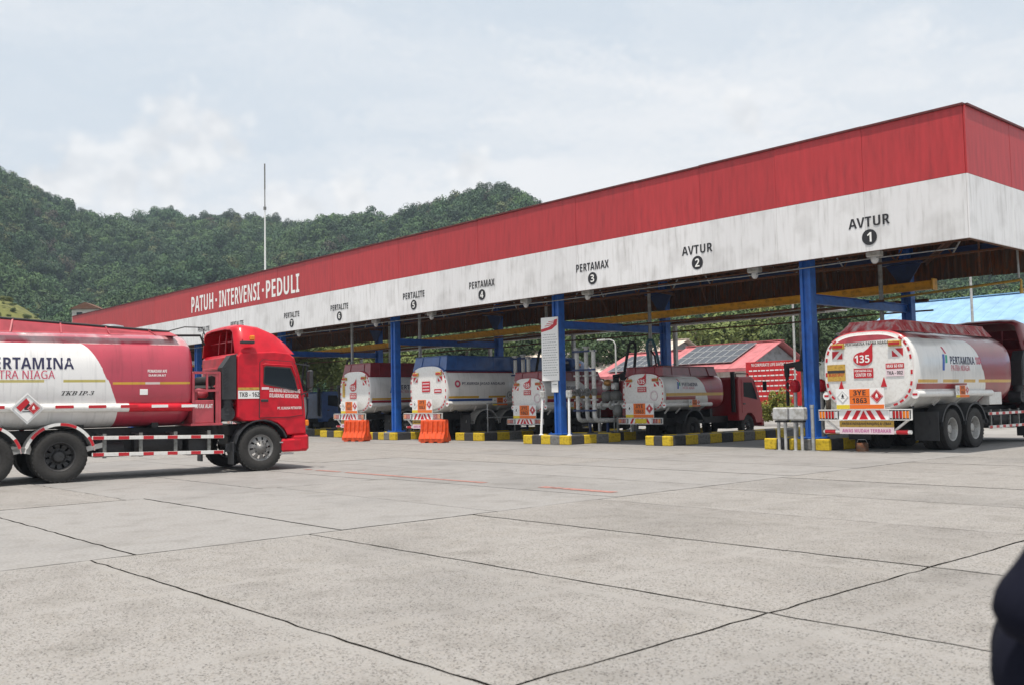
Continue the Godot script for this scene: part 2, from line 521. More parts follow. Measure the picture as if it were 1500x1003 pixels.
# ------------------------------------------------------------------ ground
func ground_and_yard() -> void:
	var b := MB.new()
	b.quad(Vector3(-1800, -0.08, 1800), Vector3(1800, -0.08, 1800), Vector3(1800, -0.08, -1800), Vector3(-1800, -0.08, -1800))
	structure(obj(b, "ground", M.earth))
	b = MB.new()
	b.quad(Vector3(-110, -0.03, 40), Vector3(45, -0.03, 40), Vector3(45, -0.03, -66), Vector3(-110, -0.03, -66))
	structure(obj(b, "yard_pavement", M.yard))
	# the slabs in front of and under the canopy, each cast on its own
	var pav := Node3D.new()
	pav.name = "slab_pavement"
	add_child(pav)
	structure(pav)
	b = MB.new()
	b.quad(Vector3(-75.2, -0.010, 6.2), Vector3(8.1, -0.010, 6.2), Vector3(8.1, -0.010, -34.0), Vector3(-75.2, -0.010, -34.0))
	obj(b, "joint_filler", M.joint, pav)
	var rg := RandomNumberGenerator.new()
	rg.seed = 77
	var blot := FastNoiseLite.new()
	blot.seed = 4
	blot.frequency = 0.32
	blot.fractal_octaves = 4
	var edge := FastNoiseLite.new()
	edge.seed = 9
	edge.frequency = 3.1
	edge.fractal_octaves = 3
	var x1 := 8.21
	var col := 0
	while x1 > -75.0:
		var x0 := x1 - 5.97
		# joints across each strip: measured in the strip nearest the camera, staggered in the next one
		var first := 6.24 if x0 > -10.0 else 5.81
		if x0 < -16.0: first = 5.9 + rg.randf_range(-0.4, 0.4)
		var z1 := first
		while z1 > -33.5:
			var z0 := z1 - 2.365
			var tone := rg.randf_range(0.92, 1.06)
			var warm := rg.randf_range(-0.005, 0.005)
			var lift := rg.randf_range(-0.002, 0.002)
			var near := x0 > -22.0 and z1 > -20.0
			var nx := 30 if near else 5
			var nz := 12 if near else 2
			slab(pav, x0, x1, z0, z1, nx, nz, tone, warm, lift, blot, edge)
			z1 = z0
		x1 = x0
		col += 1
	# worn red lines painted on the concrete
	for s in [[-19.6, -13.3, -11.22, 0.09], [-11.85, -10.2, -11.23, 0.13]]:
		b = MB.new()
		var n := 26
		for i in n:
			var xa := lerpf(s[0], s[1], float(i) / n)
			var xb := lerpf(s[0], s[1], float(i + 1) / n)
			var wa: float = s[3] * (0.6 + 0.6 * absf(edge.get_noise_2d(xa * 3.0, 5.0)))
			var wb: float = s[3] * (0.6 + 0.6 * absf(edge.get_noise_2d(xb * 3.0, 5.0)))
			if edge.get_noise_2d(xa * 2.0, 40.0) < -0.38: continue
			b.quad(Vector3(xa, 0.006, s[2] + wa), Vector3(xb, 0.006, s[2] + wb), Vector3(xb, 0.006, s[2] - wb), Vector3(xa, 0.006, s[2] - wa))
		structure(obj(b, "road_marking", M.red_line))

func slab(parent: Node, x0: float, x1: float, z0: float, z1: float, nx: int, nz: int, tone: float, warm: float, lift: float, blot: FastNoiseLite, edge: FastNoiseLite) -> void:
	var st := SurfaceTool.new()
	st.begin(Mesh.PRIMITIVE_TRIANGLES)
	var g := 0.013 if nx > 10 else 0.009
	var p := []
	for j in nz + 1:
		var row := []
		for i in nx + 1:
			var x := lerpf(x0 + g, x1 - g, float(i) / nx)
			var z := lerpf(z0 + g, z1 - g, float(j) / nz)
			if i == 0 or i == nx: x += edge.get_noise_2d(z, x) * 0.028
			if j == 0 or j == nz: z += edge.get_noise_2d(x, z + 50.0) * 0.028
			row.append(Vector3(x, lift, z))
		p.append(row)
	var up := Vector3.UP
	for j in nz:
		for i in nx:
			for k in [[0, 0], [0, 1], [1, 1], [0, 0], [1, 1], [1, 0]]:
				var v: Vector3 = p[j + k[0]][i + k[1]]
				var n := 1.0 + blot.get_noise_2d(v.x, v.z) * 0.20 + blot.get_noise_2d(v.x * 5.0 + 90.0, v.z * 5.0) * 0.06
				var t := tone * n
				st.set_color(Color(minf(t + warm, 1.12), t, minf(t - warm, 1.1)))
				st.set_normal(up)
				st.add_vertex(v)
	# the sides, with a worn arris
	var rim := []
	for i in nx: rim.append(p[0][i])
	for j in nz: rim.append(p[j][nx])
	for i in nx: rim.append(p[nz][nx - i])
	for j in nz: rim.append(p[nz - j][0])
	for i in rim.size():
		var a: Vector3 = rim[i]
		var c: Vector3 = rim[(i + 1) % rim.size()]
		var d := (c - a).normalized()
		var out := Vector3(d.z, 0, -d.x) * 0.004
		st.set_color(Color(tone * 0.9, tone * 0.9, tone * 0.9))
		st.set_normal((Vector3(d.z, 0, -d.x) + Vector3(0, 0.3, 0)).normalized())
		var al := a + out + Vector3(0, -0.03, 0)
		var cl := c + out + Vector3(0, -0.03, 0)
		for v in [a, c, cl, a, cl, al]: st.add_vertex(v)
	put(st.commit(), "slab", M.slab if x0 > -10.0 or (x0 < -16.0 and tone > 1.0) else M.slab_calm, parent)

# ------------------------------------------------------------------ hills
var ridge := []      # [azimuth, ridge distance, ridge height, foot distance]
func ridge_at(az: float) -> Array:
	var n := ridge.size()
	if az <= ridge[0][0]: return ridge[0]
	for i in range(1, n):
		if az <= ridge[i][0]:
			var t: float = (az - ridge[i - 1][0]) / (ridge[i][0] - ridge[i - 1][0])
			return [az, lerpf(ridge[i - 1][1], ridge[i][1], t), lerpf(ridge[i - 1][2], ridge[i][2], t), lerpf(ridge[i - 1][3], ridge[i][3], t)]
	return ridge[n - 1]

var mounds := []
func cleared(x: float, z: float) -> float:     # the bare knolls at the foot of the hill
	var h := 0.0
	for q in mounds:
		h = maxf(h, q[2] * exp(-Vector2(x - q[0], z - q[1]).length_squared() / (q[3] * q[3])))
	return h

var gully := FastNoiseLite.new()
func hill_height(az: float, r: float) -> float:
	var q := ridge_at(az)
	var t: float = (r - q[3]) / (q[1] - q[3])
	var x := sin(az) * r
	var z := -cos(az) * r
	var mound := cleared(x, z) * 20.0
	if t <= 0.0: return maxf(-0.2, mound - 0.2)
	if t <= 1.0:
		var s := t * t * (1.8 - 0.8 * t)
		return maxf(q[2] * s + gully.get_noise_2d(x, z) * 20.0 * (4.0 * t * (1.0 - t)), mound) - 0.2
	return q[2] * (1.0 - 0.55 * (t - 1.0)) - 0.2

func hills_and_forest() -> void:
	gully.seed = 3
	gully.frequency = 0.011
	gully.fractal_octaves = 4
	# skyline seen in the photograph: pixel x, y of the tree tops, distance of the ridge, distance of the foot
	for c in [[-900, 250, 430, 150], [-300, 215, 430, 150], [-80, 225, 440, 150], [0, 246, 450, 150], [40, 268, 455, 150], [75, 293, 460, 150], [110, 306, 470, 150], [150, 318, 480, 145], [185, 316, 490, 140], [240, 308, 490, 135], [290, 318, 490, 130], [330, 314, 490, 130], [385, 320, 490, 125], [430, 325, 480, 125], [480, 318, 470, 120], [540, 311, 450, 120], [580, 317, 430, 118], [610, 306, 410, 115], [655, 299, 395, 112], [690, 281, 385, 110], [735, 278, 380, 108], [775, 286, 375, 105], [800, 312, 370, 102], [850, 345, 365, 100], [930, 385, 350, 95], [1050, 402, 320, 90], [1200, 400, 300, 88], [1350, 388, 290, 86], [1500, 376, 290, 86], [1800, 360, 300, 86], [2600, 330, 320, 90]]:
		var d := px_dir(c[0], c[1])
		ridge.append([atan2(d.x, -d.z), float(c[2]), 1.43 + d.y / Vector2(d.x, d.z).length() * c[2] - 9.5, float(c[3])])
	for c in [[-10, 450, 160.0, 0.92, 15.0], [-70, 450, 160.0, 0.98, 17.0], [136, 452, 172.0, 0.80, 8.0], [165, 455, 176.0, 0.66, 9.0]]:
		var d := px_dir(c[0], c[1])
		var a := atan2(d.x, -d.z)
		mounds.append([sin(a) * c[2], -cos(a) * c[2], c[3], c[4]])
	var na := 260
	var nr := 70
	var a0: float = ridge[0][0]
	var a1: float = ridge[ridge.size() - 1][0]
	var tone := FastNoiseLite.new()
	tone.seed = 15
	tone.frequency = 0.02
	var st := SurfaceTool.new()
	st.begin(Mesh.PRIMITIVE_TRIANGLES)
	for i in na:
		for j in nr:
			for k in [[0, 0], [1, 1], [1, 0], [0, 0], [0, 1], [1, 1]]:
				var az := lerpf(a0, a1, float(i + k[0]) / na)
				var q := ridge_at(az)
				var r := lerpf(q[3] - 2.0, q[1] * 1.35, float(j + k[1]) / nr)
				var x := sin(az) * r
				var z := -cos(az) * r
				var g := tone.get_noise_2d(x, z) * 0.5 + 0.5
				var c := Color(0.075, 0.105, 0.03).lerp(Color(0.17, 0.17, 0.06), g)
				var bare := cleared(x, z)
				if bare > 0.05: c = c.lerp(Color(0.20, 0.21, 0.055) if x * 0.9 + z * -0.3 < -118.0 and az < ridge[6][0] else Color(0.34, 0.20, 0.11), clampf(bare * 4.0 * (0.7 + g * 0.6), 0.0, 1.0))
				st.set_color(c)
				st.add_vertex(Vector3(x, hill_height(az, r), z))
	st.index()
	st.generate_normals()
	structure(put(st.commit(), "hills", M.hill))
	# the forest: thousands of crowns that read as one mass
	var rg := RandomNumberGenerator.new()
	rg.seed = 2024
	var kinds := []
	for k in 6:
		kinds.append(crown_mesh(100 + k, 3.3, 2.7 + 0.4 * (k % 3), 1500, 0.34, 8 + k % 4))
	var lists := [[], [], [], [], [], []]
	var tries := 0
	var spread := FastNoiseLite.new()
	spread.seed = 8
	spread.frequency = 0.018
	while tries < 17000:
		tries += 1
		var az := rg.randf_range(a0 * 0.86 + a1 * 0.14, a0 * 0.20 + a1 * 0.80)
		var q := ridge_at(az)
		var u := rg.randf()
		var r := sqrt(lerpf(q[3] * q[3], q[1] * q[1] * 1.06, u))
		var x := sin(az) * r
		var z := -cos(az) * r
		var t: float = (r - q[3]) / (q[1] - q[3])
		if t < 0.16 and spread.get_noise_2d(x, z) > -0.12 and az < ridge[12][0]: continue
		if t < 0.10 and az < ridge[7][0]: continue
		var bare := cleared(x, z)
		if bare > 0.10 and rg.randf() > 0.22: continue
		var y := hill_height(az, r)
		var s := (rg.randf_range(0.65, 1.5) if bare <= 0.10 else rg.randf_range(0.12, 0.3)) * lerpf(0.8, 1.12, clampf(t, 0, 1))
		if az > ridge[22][0]: s *= 0.72
		var bs := Basis(Vector3.UP, rg.randf() * TAU).scaled(Vector3(s, s * rg.randf_range(0.85, 1.3), s))
		lists[rg.randi() % 6].append([Transform3D(bs, Vector3(x, y + 3.2 * s, z)), forest_colour(rg, spread.get_noise_2d(x * 0.8 + 300.0, z * 0.8), t)])
	for q in mounds:      # scrub on the bare knolls
		for i in 420:
			var a := rg.randf() * TAU
			var rr: float = q[3] * 1.5 * sqrt(rg.randf())
			var x: float = q[0] + cos(a) * rr
			var z: float = q[1] + sin(a) * rr
			var s := rg.randf_range(0.07, 0.26)
			lists[rg.randi() % 6].append([Transform3D(Basis(Vector3.UP, a).scaled(Vector3(s, s * 0.6, s)), Vector3(x, hill_height(atan2(x, -z), Vector2(x, z).length()) + 0.5 * s, z)), Color(0.16, 0.18, 0.05).lerp(Color(0.09, 0.13, 0.04), rg.randf())])
	for k in 6:
		var mm := MultiMesh.new()
		mm.transform_format = MultiMesh.TRANSFORM_3D
		mm.use_colors = true
		mm.mesh = kinds[k]
		mm.instance_count = lists[k].size()
		for i in lists[k].size():
			mm.set_instance_transform(i, lists[k][i][0])
			mm.set_instance_color(i, lists[k][i][1])
		var o := MultiMeshInstance3D.new()
		o.multimesh = mm
		o.material_override = M.leaf
		o.name = numbered("forest")
		add_child(o)
		tag(o, ["dense dark green rainforest covering the hills behind the canopy", "broad crowned rainforest mixed through the wooded hillside", "tall rainforest trees packed over the hillside and its ridge", "rounded green rainforest crowns spread over the wooded slopes", "loose rainforest crowns scattered through the wooded slopes", "small rainforest crowns filling the wooded hillside"][k], "forest", "rainforest on the hills", "stuff")
	# single trees that stand out against the sky on the ridge
	var skyline := [[18, 268], [62, 292], [118, 312], [165, 322], [205, 322], [247, 312], [262, 316], [300, 322], [338, 316], [372, 318], [402, 324], [424, 326], [458, 324], [497, 316], [520, 314], [552, 314], [590, 318], [618, 308], [640, 298], [668, 290], [690, 276], [708, 270], [727, 272], [748, 272], [768, 274], [786, 284], [797, 298]]
	for c in skyline:
		var d := px_dir(c[0], c[1])
		var az := atan2(d.x, -d.z)
		var q := ridge_at(az)
		var r: float = q[1] * rg.randf_range(0.985, 1.0)
		var h := rg.randf_range(9.5, 14.0)
		tree("ridge_tree", "tall spreading tree standing out against the sky on the forested ridge", "trees on the ridge line", Vector3(sin(az) * r, hill_height(az, r) - 0.5, -cos(az) * r), h, h * rg.randf_range(0.26, 0.36), rg.randi() % 3, Color(0.036, 0.066, 0.026))

func forest_colour(rg: RandomNumberGenerator, patch: float, t: float) -> Color:
	var c := Color(0.024, 0.068, 0.026).lerp(Color(0.078, 0.145, 0.040), clampf(rg.randf() * 0.75 + patch * 0.7, 0, 1))
	var k := rg.randf()
	if k < 0.05: c = Color(0.085, 0.105, 0.036)
	elif k < 0.06: c = Color(0.065, 0.06, 0.038)
	return c * rg.randf_range(0.72, 1.25)

func crown_mesh(sd: int, rx: float, ry: float, n: int, leaf: float, lobes: int) -> ArrayMesh:
	var rg := RandomNumberGenerator.new()
	rg.seed = sd
	var L := []
	for i in lobes:
		var d := Vector3(rg.randfn(), rg.randfn() * 0.8, rg.randfn()).normalized()
		var k := 0.0 if i == 0 else rg.randf_range(0.45, 0.75)
		L.append([Vector3(d.x * rx, d.y * ry, d.z * rx) * k, rg.randf_range(0.38, 0.58) * minf(rx, ry)])
	var st := SurfaceTool.new()
	st.begin(Mesh.PRIMITIVE_TRIANGLES)
	for i in n:
		var l: Array = L[rg.randi() % lobes]
		var d := Vector3(rg.randfn(), rg.randfn() + 0.25, rg.randfn()).normalized()
		var c: Vector3 = l[0] + d * l[1] * (1.0 - 0.45 * pow(rg.randf(), 2.0) + rg.randf() * 0.12)
		var nrm := (d + Vector3(rg.randfn(), rg.randfn() + 0.3, rg.randfn()) * 0.38).normalized()
		var u := nrm.cross(Vector3(rg.randfn(), rg.randfn(), rg.randfn())).normalized()
		var v := nrm.cross(u)
		var s := leaf * rg.randf_range(0.55, 1.25)
		var t := rg.randf_range(0.84, 1.14)
		st.set_color(Color(t * rg.randf_range(0.92, 1.1), t, t * rg.randf_range(0.85, 1.05)))
		st.set_normal(nrm)
		var a := c + u * s * rg.randf_range(0.7, 1.0)
		var b := c + v * s * rg.randf_range(0.35, 0.6)
		var e := c - u * s * rg.randf_range(0.6, 0.9) - nrm * s * 0.25
		var f := c - v * s * rg.randf_range(0.35, 0.6)
		for p in [a, e, b, a, f, e]: st.add_vertex(p)
	return st.commit()

func trunk_mesh(sd: int, h: float, r: float, spread: float) -> ArrayMesh:
	var rg := RandomNumberGenerator.new()
	rg.seed = sd
	var b := MB.new()
	var lean := Vector3(rg.randf_range(-0.06, 0.06), 0, rg.randf_range(-0.06, 0.06)) * h
	var top := Vector3(0, h * 0.62, 0) + lean
	b.cyl(Vector3.ZERO, top * 0.5, r, r * 0.75, 7)
	b.cyl(top * 0.5, top, r * 0.75, r * 0.5, 7)
	for i in 6:
		var a := TAU * i / 6.0 + rg.randf()
		var s := top * rg.randf_range(0.62, 1.0)
		var e := s + Vector3(cos(a) * spread * 0.7, h * rg.randf_range(0.12, 0.32), sin(a) * spread * 0.7)
		var m := (s + e) * 0.5 + Vector3(0, h * 0.03, 0)
		b.cyl(s, m, r * 0.42, r * 0.28, 5, false)
		b.cyl(m, e, r * 0.28, r * 0.1, 5, false)
	return b.done()

func tree(called: String, label: String, group: String, at: Vector3, h: float, spread: float, kind: int, colour: Color) -> Node3D:
	var t := thing(called, label, "tree", at, 0.0, group)
	var key := "tree%d" % kind
	if not MESH.has(key):
		MESH[key] = [crown_mesh(500 + kind * 7, 1.0, 0.72, 5200, 0.058, 12 + kind), trunk_mesh(900 + kind, 2.0, 0.06, 0.9)]
	put(MESH[key][1], "trunk", M.bark, t).scale = Vector3(spread, h / 2.0, spread)
	var ck := "leaf%s" % colour.to_html()
	if not M.has(ck):
		var m: StandardMaterial3D = M.leaf.duplicate()
		m.albedo_color = colour.linear_to_srgb()
		M[ck] = m
	var c := put(MESH[key][0], "crown", M[ck], t, Vector3(0, h * 0.70, 0))
	c.scale = Vector3(spread, h * 0.40, spread)
	c.rotation.y = at.x * 3.7 + at.z
	return t

# ------------------------------------------------------------------ canopy
const FZ := -22.3      # front of the fascia
const BZ := -29.9      # back of the fascia
const X0 := -9.25
const X1 := -71.2
const COLX := [-13.9, -23.45, -33.1, -42.75, -52.4, -62.0]

func canopy() -> void:
	var t := thing("loading_canopy", "long flat loading canopy with a red over white fascia on blue columns", "canopy", Vector3.ZERO)
	var n := 25
	var w := (X0 - X1) / n
	var rg := RandomNumberGenerator.new()
	rg.seed = 5
	var shades := {"red": [M.fascia_red], "white": [M.fascia_white]}
	for k in [0.965, 0.93]:
		for q in ["red", "white"]:
			var m: StandardMaterial3D = shades[q][0].duplicate()
			m.albedo_color = (m.albedo_color.srgb_to_linear() * k).linear_to_srgb()
			m.uv1_offset = Vector3(k * 37.0, k * 11.0, 0)
			shades[q].append(m)
	# front and back fascia, sheet by sheet
	for i in n:
		var cx := X0 - w * (i + 0.5)
		for f in [[6.42, 8.0, M.fascia_red, "red"], [4.93, 6.415, M.fascia_white, "white"]]:
			var proud := 0.004 * (i % 2) + rg.randf_range(0, 0.003)
			var sag := rg.randf_range(-0.02, 0.02) if f[3] == "red" else 0.0
			boxpart("fascia_panel", Vector3(cx, (f[0] + f[1] + sag) * 0.5, FZ + proud - 0.02), Vector3(w - 0.006, f[1] - f[0] + sag, 0.04), shades[f[3]][rg.randi() % 3], t, 0.003)
			boxpart("fascia_panel", Vector3(cx, (f[0] + f[1]) * 0.5, BZ - 0.02 - proud), Vector3(w - 0.006, f[1] - f[0], 0.04), f[2], t, 0.003)
	for e in [X0, X1]:
		var sg := 1.0 if e == X0 else -1.0
		for k in 3:
			var dz := (FZ - BZ - 0.02) / 3.0
			var cz := BZ + dz * (k + 0.5) - 0.0
			for f in [[6.42, 8.0, M.fascia_red], [4.93, 6.415, M.fascia_white]]:
				boxpart("fascia_panel", Vector3(e + sg * (0.02 + 0.004 * (k % 2)), (f[0] + f[1]) * 0.5, cz), Vector3(0.04, f[1] - f[0], dz - 0.006), f[2], t, 0.003)
	# flashing along the top, angle along the bottom
	var b := MB.new()
	for i in n:
		var xa := X0 - w * i + 0.03
		b.box(Vector3(xa - w * 0.5, 8.02 + rg.randf_range(-0.012, 0.012), FZ - 0.02), Vector3(w + 0.004, 0.05, 0.14))
		b.box(Vector3(xa - w * 0.5, 8.02, BZ), Vector3(w + 0.004, 0.05, 0.14))
	b.box(Vector3(X0 + 0.02, 8.021, (FZ + BZ) * 0.5), Vector3(0.14, 0.05, FZ - BZ - 0.16))
	b.box(Vector3(X1 - 0.02, 8.021, (FZ + BZ) * 0.5), Vector3(0.14, 0.05, FZ - BZ - 0.16))
	obj(b, "flashing", M.flashing, t)
	b = MB.new()
	for z in [FZ - 0.09, BZ + 0.07]:
		b.box(Vector3((X0 + X1) * 0.5, 4.955, z), Vector3(X0 - X1 - 0.1, 0.05, 0.09))
	for x in [X0 - 0.07, X1 + 0.07]:
		b.box(Vector3(x, 4.957, (FZ + BZ) * 0.5), Vector3(0.09, 0.05, FZ - BZ - 0.3))
	obj(b, "edge_angle", M.rust_steel, t)
	# rusty corrugated lining on the inside of the fascia
	var sheet := corrugated(w - 0.01, 2.4, 0.19, 0.03)
	for i in n:
		var cx := X0 - w * (i + 0.5)
		put(sheet, "lining_sheet", M.rusty_sheet, t, Vector3(cx, 6.08 + rg.randf_range(-0.03, 0.03), BZ + 0.14))
	for i in n:
		var o := put(sheet, "lining_sheet", M.rusty_sheet, t, Vector3(X0 - w * (i + 0.5), 6.22, FZ - 0.17))
		o.rotation.y = PI
	var ls := corrugated(2.45, 2.4, 0.19, 0.03)
	for k in 3:
		var o := put(ls, "lining_sheet", M.rusty_sheet, t, Vector3(X1 + 0.14, 6.2, BZ + 1.35 + 2.5 * k))
		o.rotation.y = PI * 0.5
		o = put(ls, "lining_sheet", M.rusty_sheet, t, Vector3(X0 - 0.14, 6.2, BZ + 1.35 + 2.5 * k))
		o.rotation.y = -PI * 0.5
	# roof sheets, high behind the fascia
	for i in n:
		boxpart("roof_sheet", Vector3(X0 - w * (i + 0.5), 7.3 + 0.004 * (i % 2), (FZ + BZ) * 0.5), Vector3(w + 0.02, 0.03, FZ - BZ - 0.3), M.roof_sheet, t)
	# rafters and purlins
	for x in COLX:
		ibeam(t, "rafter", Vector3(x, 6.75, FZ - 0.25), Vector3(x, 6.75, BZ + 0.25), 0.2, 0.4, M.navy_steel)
		ibeam(t, "tie_beam", Vector3(x, 4.02, -23.32), Vector3(x, 4.02, -28.78), 0.16, 0.26, M.blue_steel)
		for z in [-23.2, -28.9]:
			column(t, Vector3(x, 0.3, z))
		# haunch plate on the rear column and bracket on the front one
		b = MB.new()
		b.prism(PackedVector2Array([Vector2(-0.56, 0.52), Vector2(0.56, 0.52), Vector2(0.1, -0.14), Vector2(-0.1, -0.14)]), Transform3D(Basis(), Vector3(x, 4.85, -28.72)), 0.03)
		b.box(Vector3(x, 5.40, -28.6), Vector3(1.2, 0.06, 0.3))
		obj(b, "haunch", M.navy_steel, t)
		b = MB.new()
		b.prism(PackedVector2Array([Vector2(-0.5, 0.5), Vector2(0.5, 0.5), Vector2(0.1, -0.1), Vector2(-0.1, -0.1)]), Transform3D(Basis(), Vector3(x, 5.6, -23.36)), 0.03)
		obj(b, "haunch", M.navy_steel, t)
	for z in [-22.9, -24.6, -26.1, -27.6, -29.4]:
		ibeam(t, "purlin", Vector3(X0 - 0.3, 7.08, z), Vector3(X1 + 0.3, 7.08, z), 0.1, 0.2, M.rust_steel)
	# eaves beams seen under the fascia
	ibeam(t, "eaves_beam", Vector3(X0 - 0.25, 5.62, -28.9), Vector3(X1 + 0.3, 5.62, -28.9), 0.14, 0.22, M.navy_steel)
	# rusty diagonal braces from the edge to the rear columns
	for k in COLX.size():
		var x: float = COLX[k]
		var far := 4.2 if k == 0 else 3.2
		for s in [[far, 5.05], [-2.6, 5.02]]:
			b = MB.new()
			var p0 := Vector3(x + s[0], s[1] + 0.05, FZ - 0.35)
			var p1 := Vector3(x + signf(s[0]) * 0.7, 5.35, -28.6)
			b.bar(p0, p1, 0.11, 0.012)
			b.bar(p0 + Vector3(0.05, -0.05, 0), p1 + Vector3(0.05, -0.05, 0), 0.012, 0.1)
			obj(b, "brace", M.rust_steel, t)
	for k in 11:
		var x := -12.2 - 5.0 * k
		b = MB.new()
		b.bar(Vector3(x, 6.4, FZ - 0.3), Vector3(x - 0.9, 4.95, FZ - 0.32), 0.05, 0.05)
		obj(b, "strut", M.galv, t)
		b = MB.new()
		b.bar(Vector3(x + 1.2, 7.0, -27.2), Vector3(x + 0.2, 5.0, BZ + 0.3), 0.06, 0.06)
		obj(b, "strut", M.rust_steel, t)
	# light lattice trusses that run along the roof
	for tz in [-23.7, -26.0]:
		b = MB.new()
		b.bar(Vector3(X0 - 0.3, 5.12, tz), Vector3(X1 + 0.3, 5.12, tz), 0.06, 0.06)
		obj(b, "truss_chord", M.rust_steel, t)
		for k in 39:
			var xa := X0 - 0.4 - 1.58 * k
			b = MB.new()
			b.bar(Vector3(xa, 5.12, tz), Vector3(xa - 0.79, 6.35, tz), 0.035, 0.035)
			b.bar(Vector3(xa - 0.79, 6.35, tz), Vector3(xa - 1.58, 5.12, tz), 0.035, 0.035)
			obj(b, "truss_web", M.rust_steel if k % 3 else M.galv, t)
	# yellow crane rail
	ibeam(t, "crane_rail", Vector3(-12.9, 4.64, -28.45), Vector3(X1 + 0.5, 4.27, -28.45), 0.2, 0.26, M.yellow_steel)
	b = MB.new()
	b.box(Vector3(-12.86, 4.65, -28.45), Vector3(0.05, 0.34, 0.3), 0.01)
	obj(b, "end_stop", M.yellow_steel, t)
	b = MB.new()
	b.cyl(Vector3(-14.6, 4.32, -28.3), Vector3(-9.9, 4.36, -27.0), 0.035, 0.035, 8)
	b.cyl(Vector3(-9.9, 4.36, -27.0), Vector3(-9.9, 4.12, -27.0), 0.03, 0.03, 8)
	b.cyl(Vector3(-9.9, 4.14, -27.0), Vector3(-9.9, 4.0, -27.0), 0.05, 0.05, 8)
	obj(b, "sprinkler_pipe", M.ochre, t)
	b = MB.new()
	b.cyl(Vector3(-9.95, 6.6, -26.95), Vector3(-9.95, 4.42, -27.0), 0.03, 0.03, 8)
	obj(b, "hanger", M.galv, t)
	# conduits
	for c in [[4.83, -23.0, 0.016, "galv"], [5.2, -25.0, 0.03, "rust_steel"], [4.28, -29.3, 0.05, "rust_steel"], [3.98, -29.6, 0.03, "rust_steel"], [4.1, -26.5, 0.035, "rust_steel"]]:
		b = MB.new()
		var pts := []
		for i in 32:
			pts.append(Vector3(lerpf(X0 - 0.6, X1 + 0.6, i / 31.0) - (3.6 if c[1] < -24.0 else 0.0), c[0] + 0.02 * sin(i * 1.7), c[1]))
		b.tube(pts, c[2], 6)
		obj(b, "conduit", M[c[3]], t)
	# a pale sheet gutter behind the rear columns
	b = MB.new()
	b.box(Vector3(-42.5, 4.42, -31.0), Vector3(50.0, 0.05, 1.5))
	b.box(Vector3(-42.5, 4.34, -30.27), Vector3(50.0, 0.12, 0.03))
	obj(b, "pipe_rack_cover", M.grey_paint, t)
	for k in 9:
		boxpart("rack_post", Vector3(-19.0 - 5.8 * k, 2.2, -31.2), Vector3(0.14, 4.4, 0.14), M.grey_paint, t)
	# floodlights hanging under the edge
	for x in [-11.9, -15.45, -21.9, -24.9, -30.4, -34.3, -40.8, -44.6, -50.2, -54.0, -60.0]:
		var l := holder("floodlight", t, Vector3(x, 4.86, -23.05))
		b = MB.new()
		b.box(Vector3(0, 0.10, 0), Vector3(0.36, 0.16, 0.26), 0.03)
		b.cyl(Vector3(0, 0.18, 0), Vector3(0, 0.5, 0), 0.02, 0.02, 6)
		obj(b, "housing", M.grey_paint, l)
		b = MB.new()
		b.lathe(Vector3(0, 0.02, 0), Vector3(0, -1, 0), [[0.09, 0.0], [0.1, 0.05], [0.085, 0.11], [0.05, 0.16], [0.0, 0.17]], 12)
		obj(b, "lens", M.lamp_clear, l)
	# lettering on the fascia
	var names := ["AVTUR", "AVTUR", "PERTAMAX", "PERTAMAX", "PERTALITE", "PERTALITE", "PERTALITE", "PERTALITE", "PERTALITE"]
	var xs := [-11.62, -16.84, -20.95, -26.40, -30.54, -35.98, -40.13, -45.7, -49.64]
	for i in 9:
		var wd: float = [1.08, 1.08, 1.42, 1.42, 1.42, 1.42, 1.42, 1.42, 1.42][i]
		text(names[i], 0.25, wd, M.ink, t, Vector3(xs[i], 5.66, FZ + 0.012), Basis(), "bold", "bay_lettering")
		b = MB.new()
		b.cyl(Vector3.ZERO, Vector3(0, 0, 0.004), 0.195, 0.195, 24)
		var disc := obj(b, "bay_number_disc", M.ink, t, Vector3(xs[i], 5.275, FZ + 0.009))
		text(str(i + 1), 0.235, 0.0, M.white_print, disc, Vector3(0, 0, 0.008), Basis(), "bold", "numeral")
	for q in [["PATUH", -51.2, -48.45], ["INTERVENSI", -47.75, -43.25], ["PEDULI", -42.6, -39.4]]:
		text(q[0], 0.86, q[2] - q[1], M.white_print, t, Vector3((q[1] + q[2]) * 0.5, 7.08, FZ + 0.012), Basis(), "bold", "slogan_word")
	for x in [-48.1, -42.92]:
		boxpart("slogan_dash", Vector3(x, 7.08, FZ + 0.01), Vector3(0.17, 0.15, 0.004), M.white_print, t)

func corrugated(w: float, h: float, pitch: float, depth: float) -> ArrayMesh:
	var b := MB.new()
	var n := int(w / pitch)
	var x := -w * 0.5
	var p := w / n
	for i in n:
		var z := depth
		var a := [Vector2(x, 0), Vector2(x + p * 0.45, 0), Vector2(x + p * 0.6, z), Vector2(x + p * 0.85, z), Vector2(x + p, 0)]
		for k in 4:
			b.quad(Vector3(a[k].x, -h * 0.5, a[k].y), Vector3(a[k + 1].x, -h * 0.5, a[k + 1].y), Vector3(a[k + 1].x, h * 0.5, a[k + 1].y), Vector3(a[k].x, h * 0.5, a[k].y))
		x += p
	return b.done()

func ibeam(parent: Node, called: String, a: Vector3, b0: Vector3, w: float, h: float, m: Material) -> void:
	var b := MB.new()
	var up := Vector3(0, h * 0.5 - 0.008, 0)
	b.bar(a + up, b0 + up, w, 0.016)
	b.bar(a - up, b0 - up, w, 0.016)
	b.bar(a, b0, 0.012, h - 0.034)
	obj(b, called, m, parent)

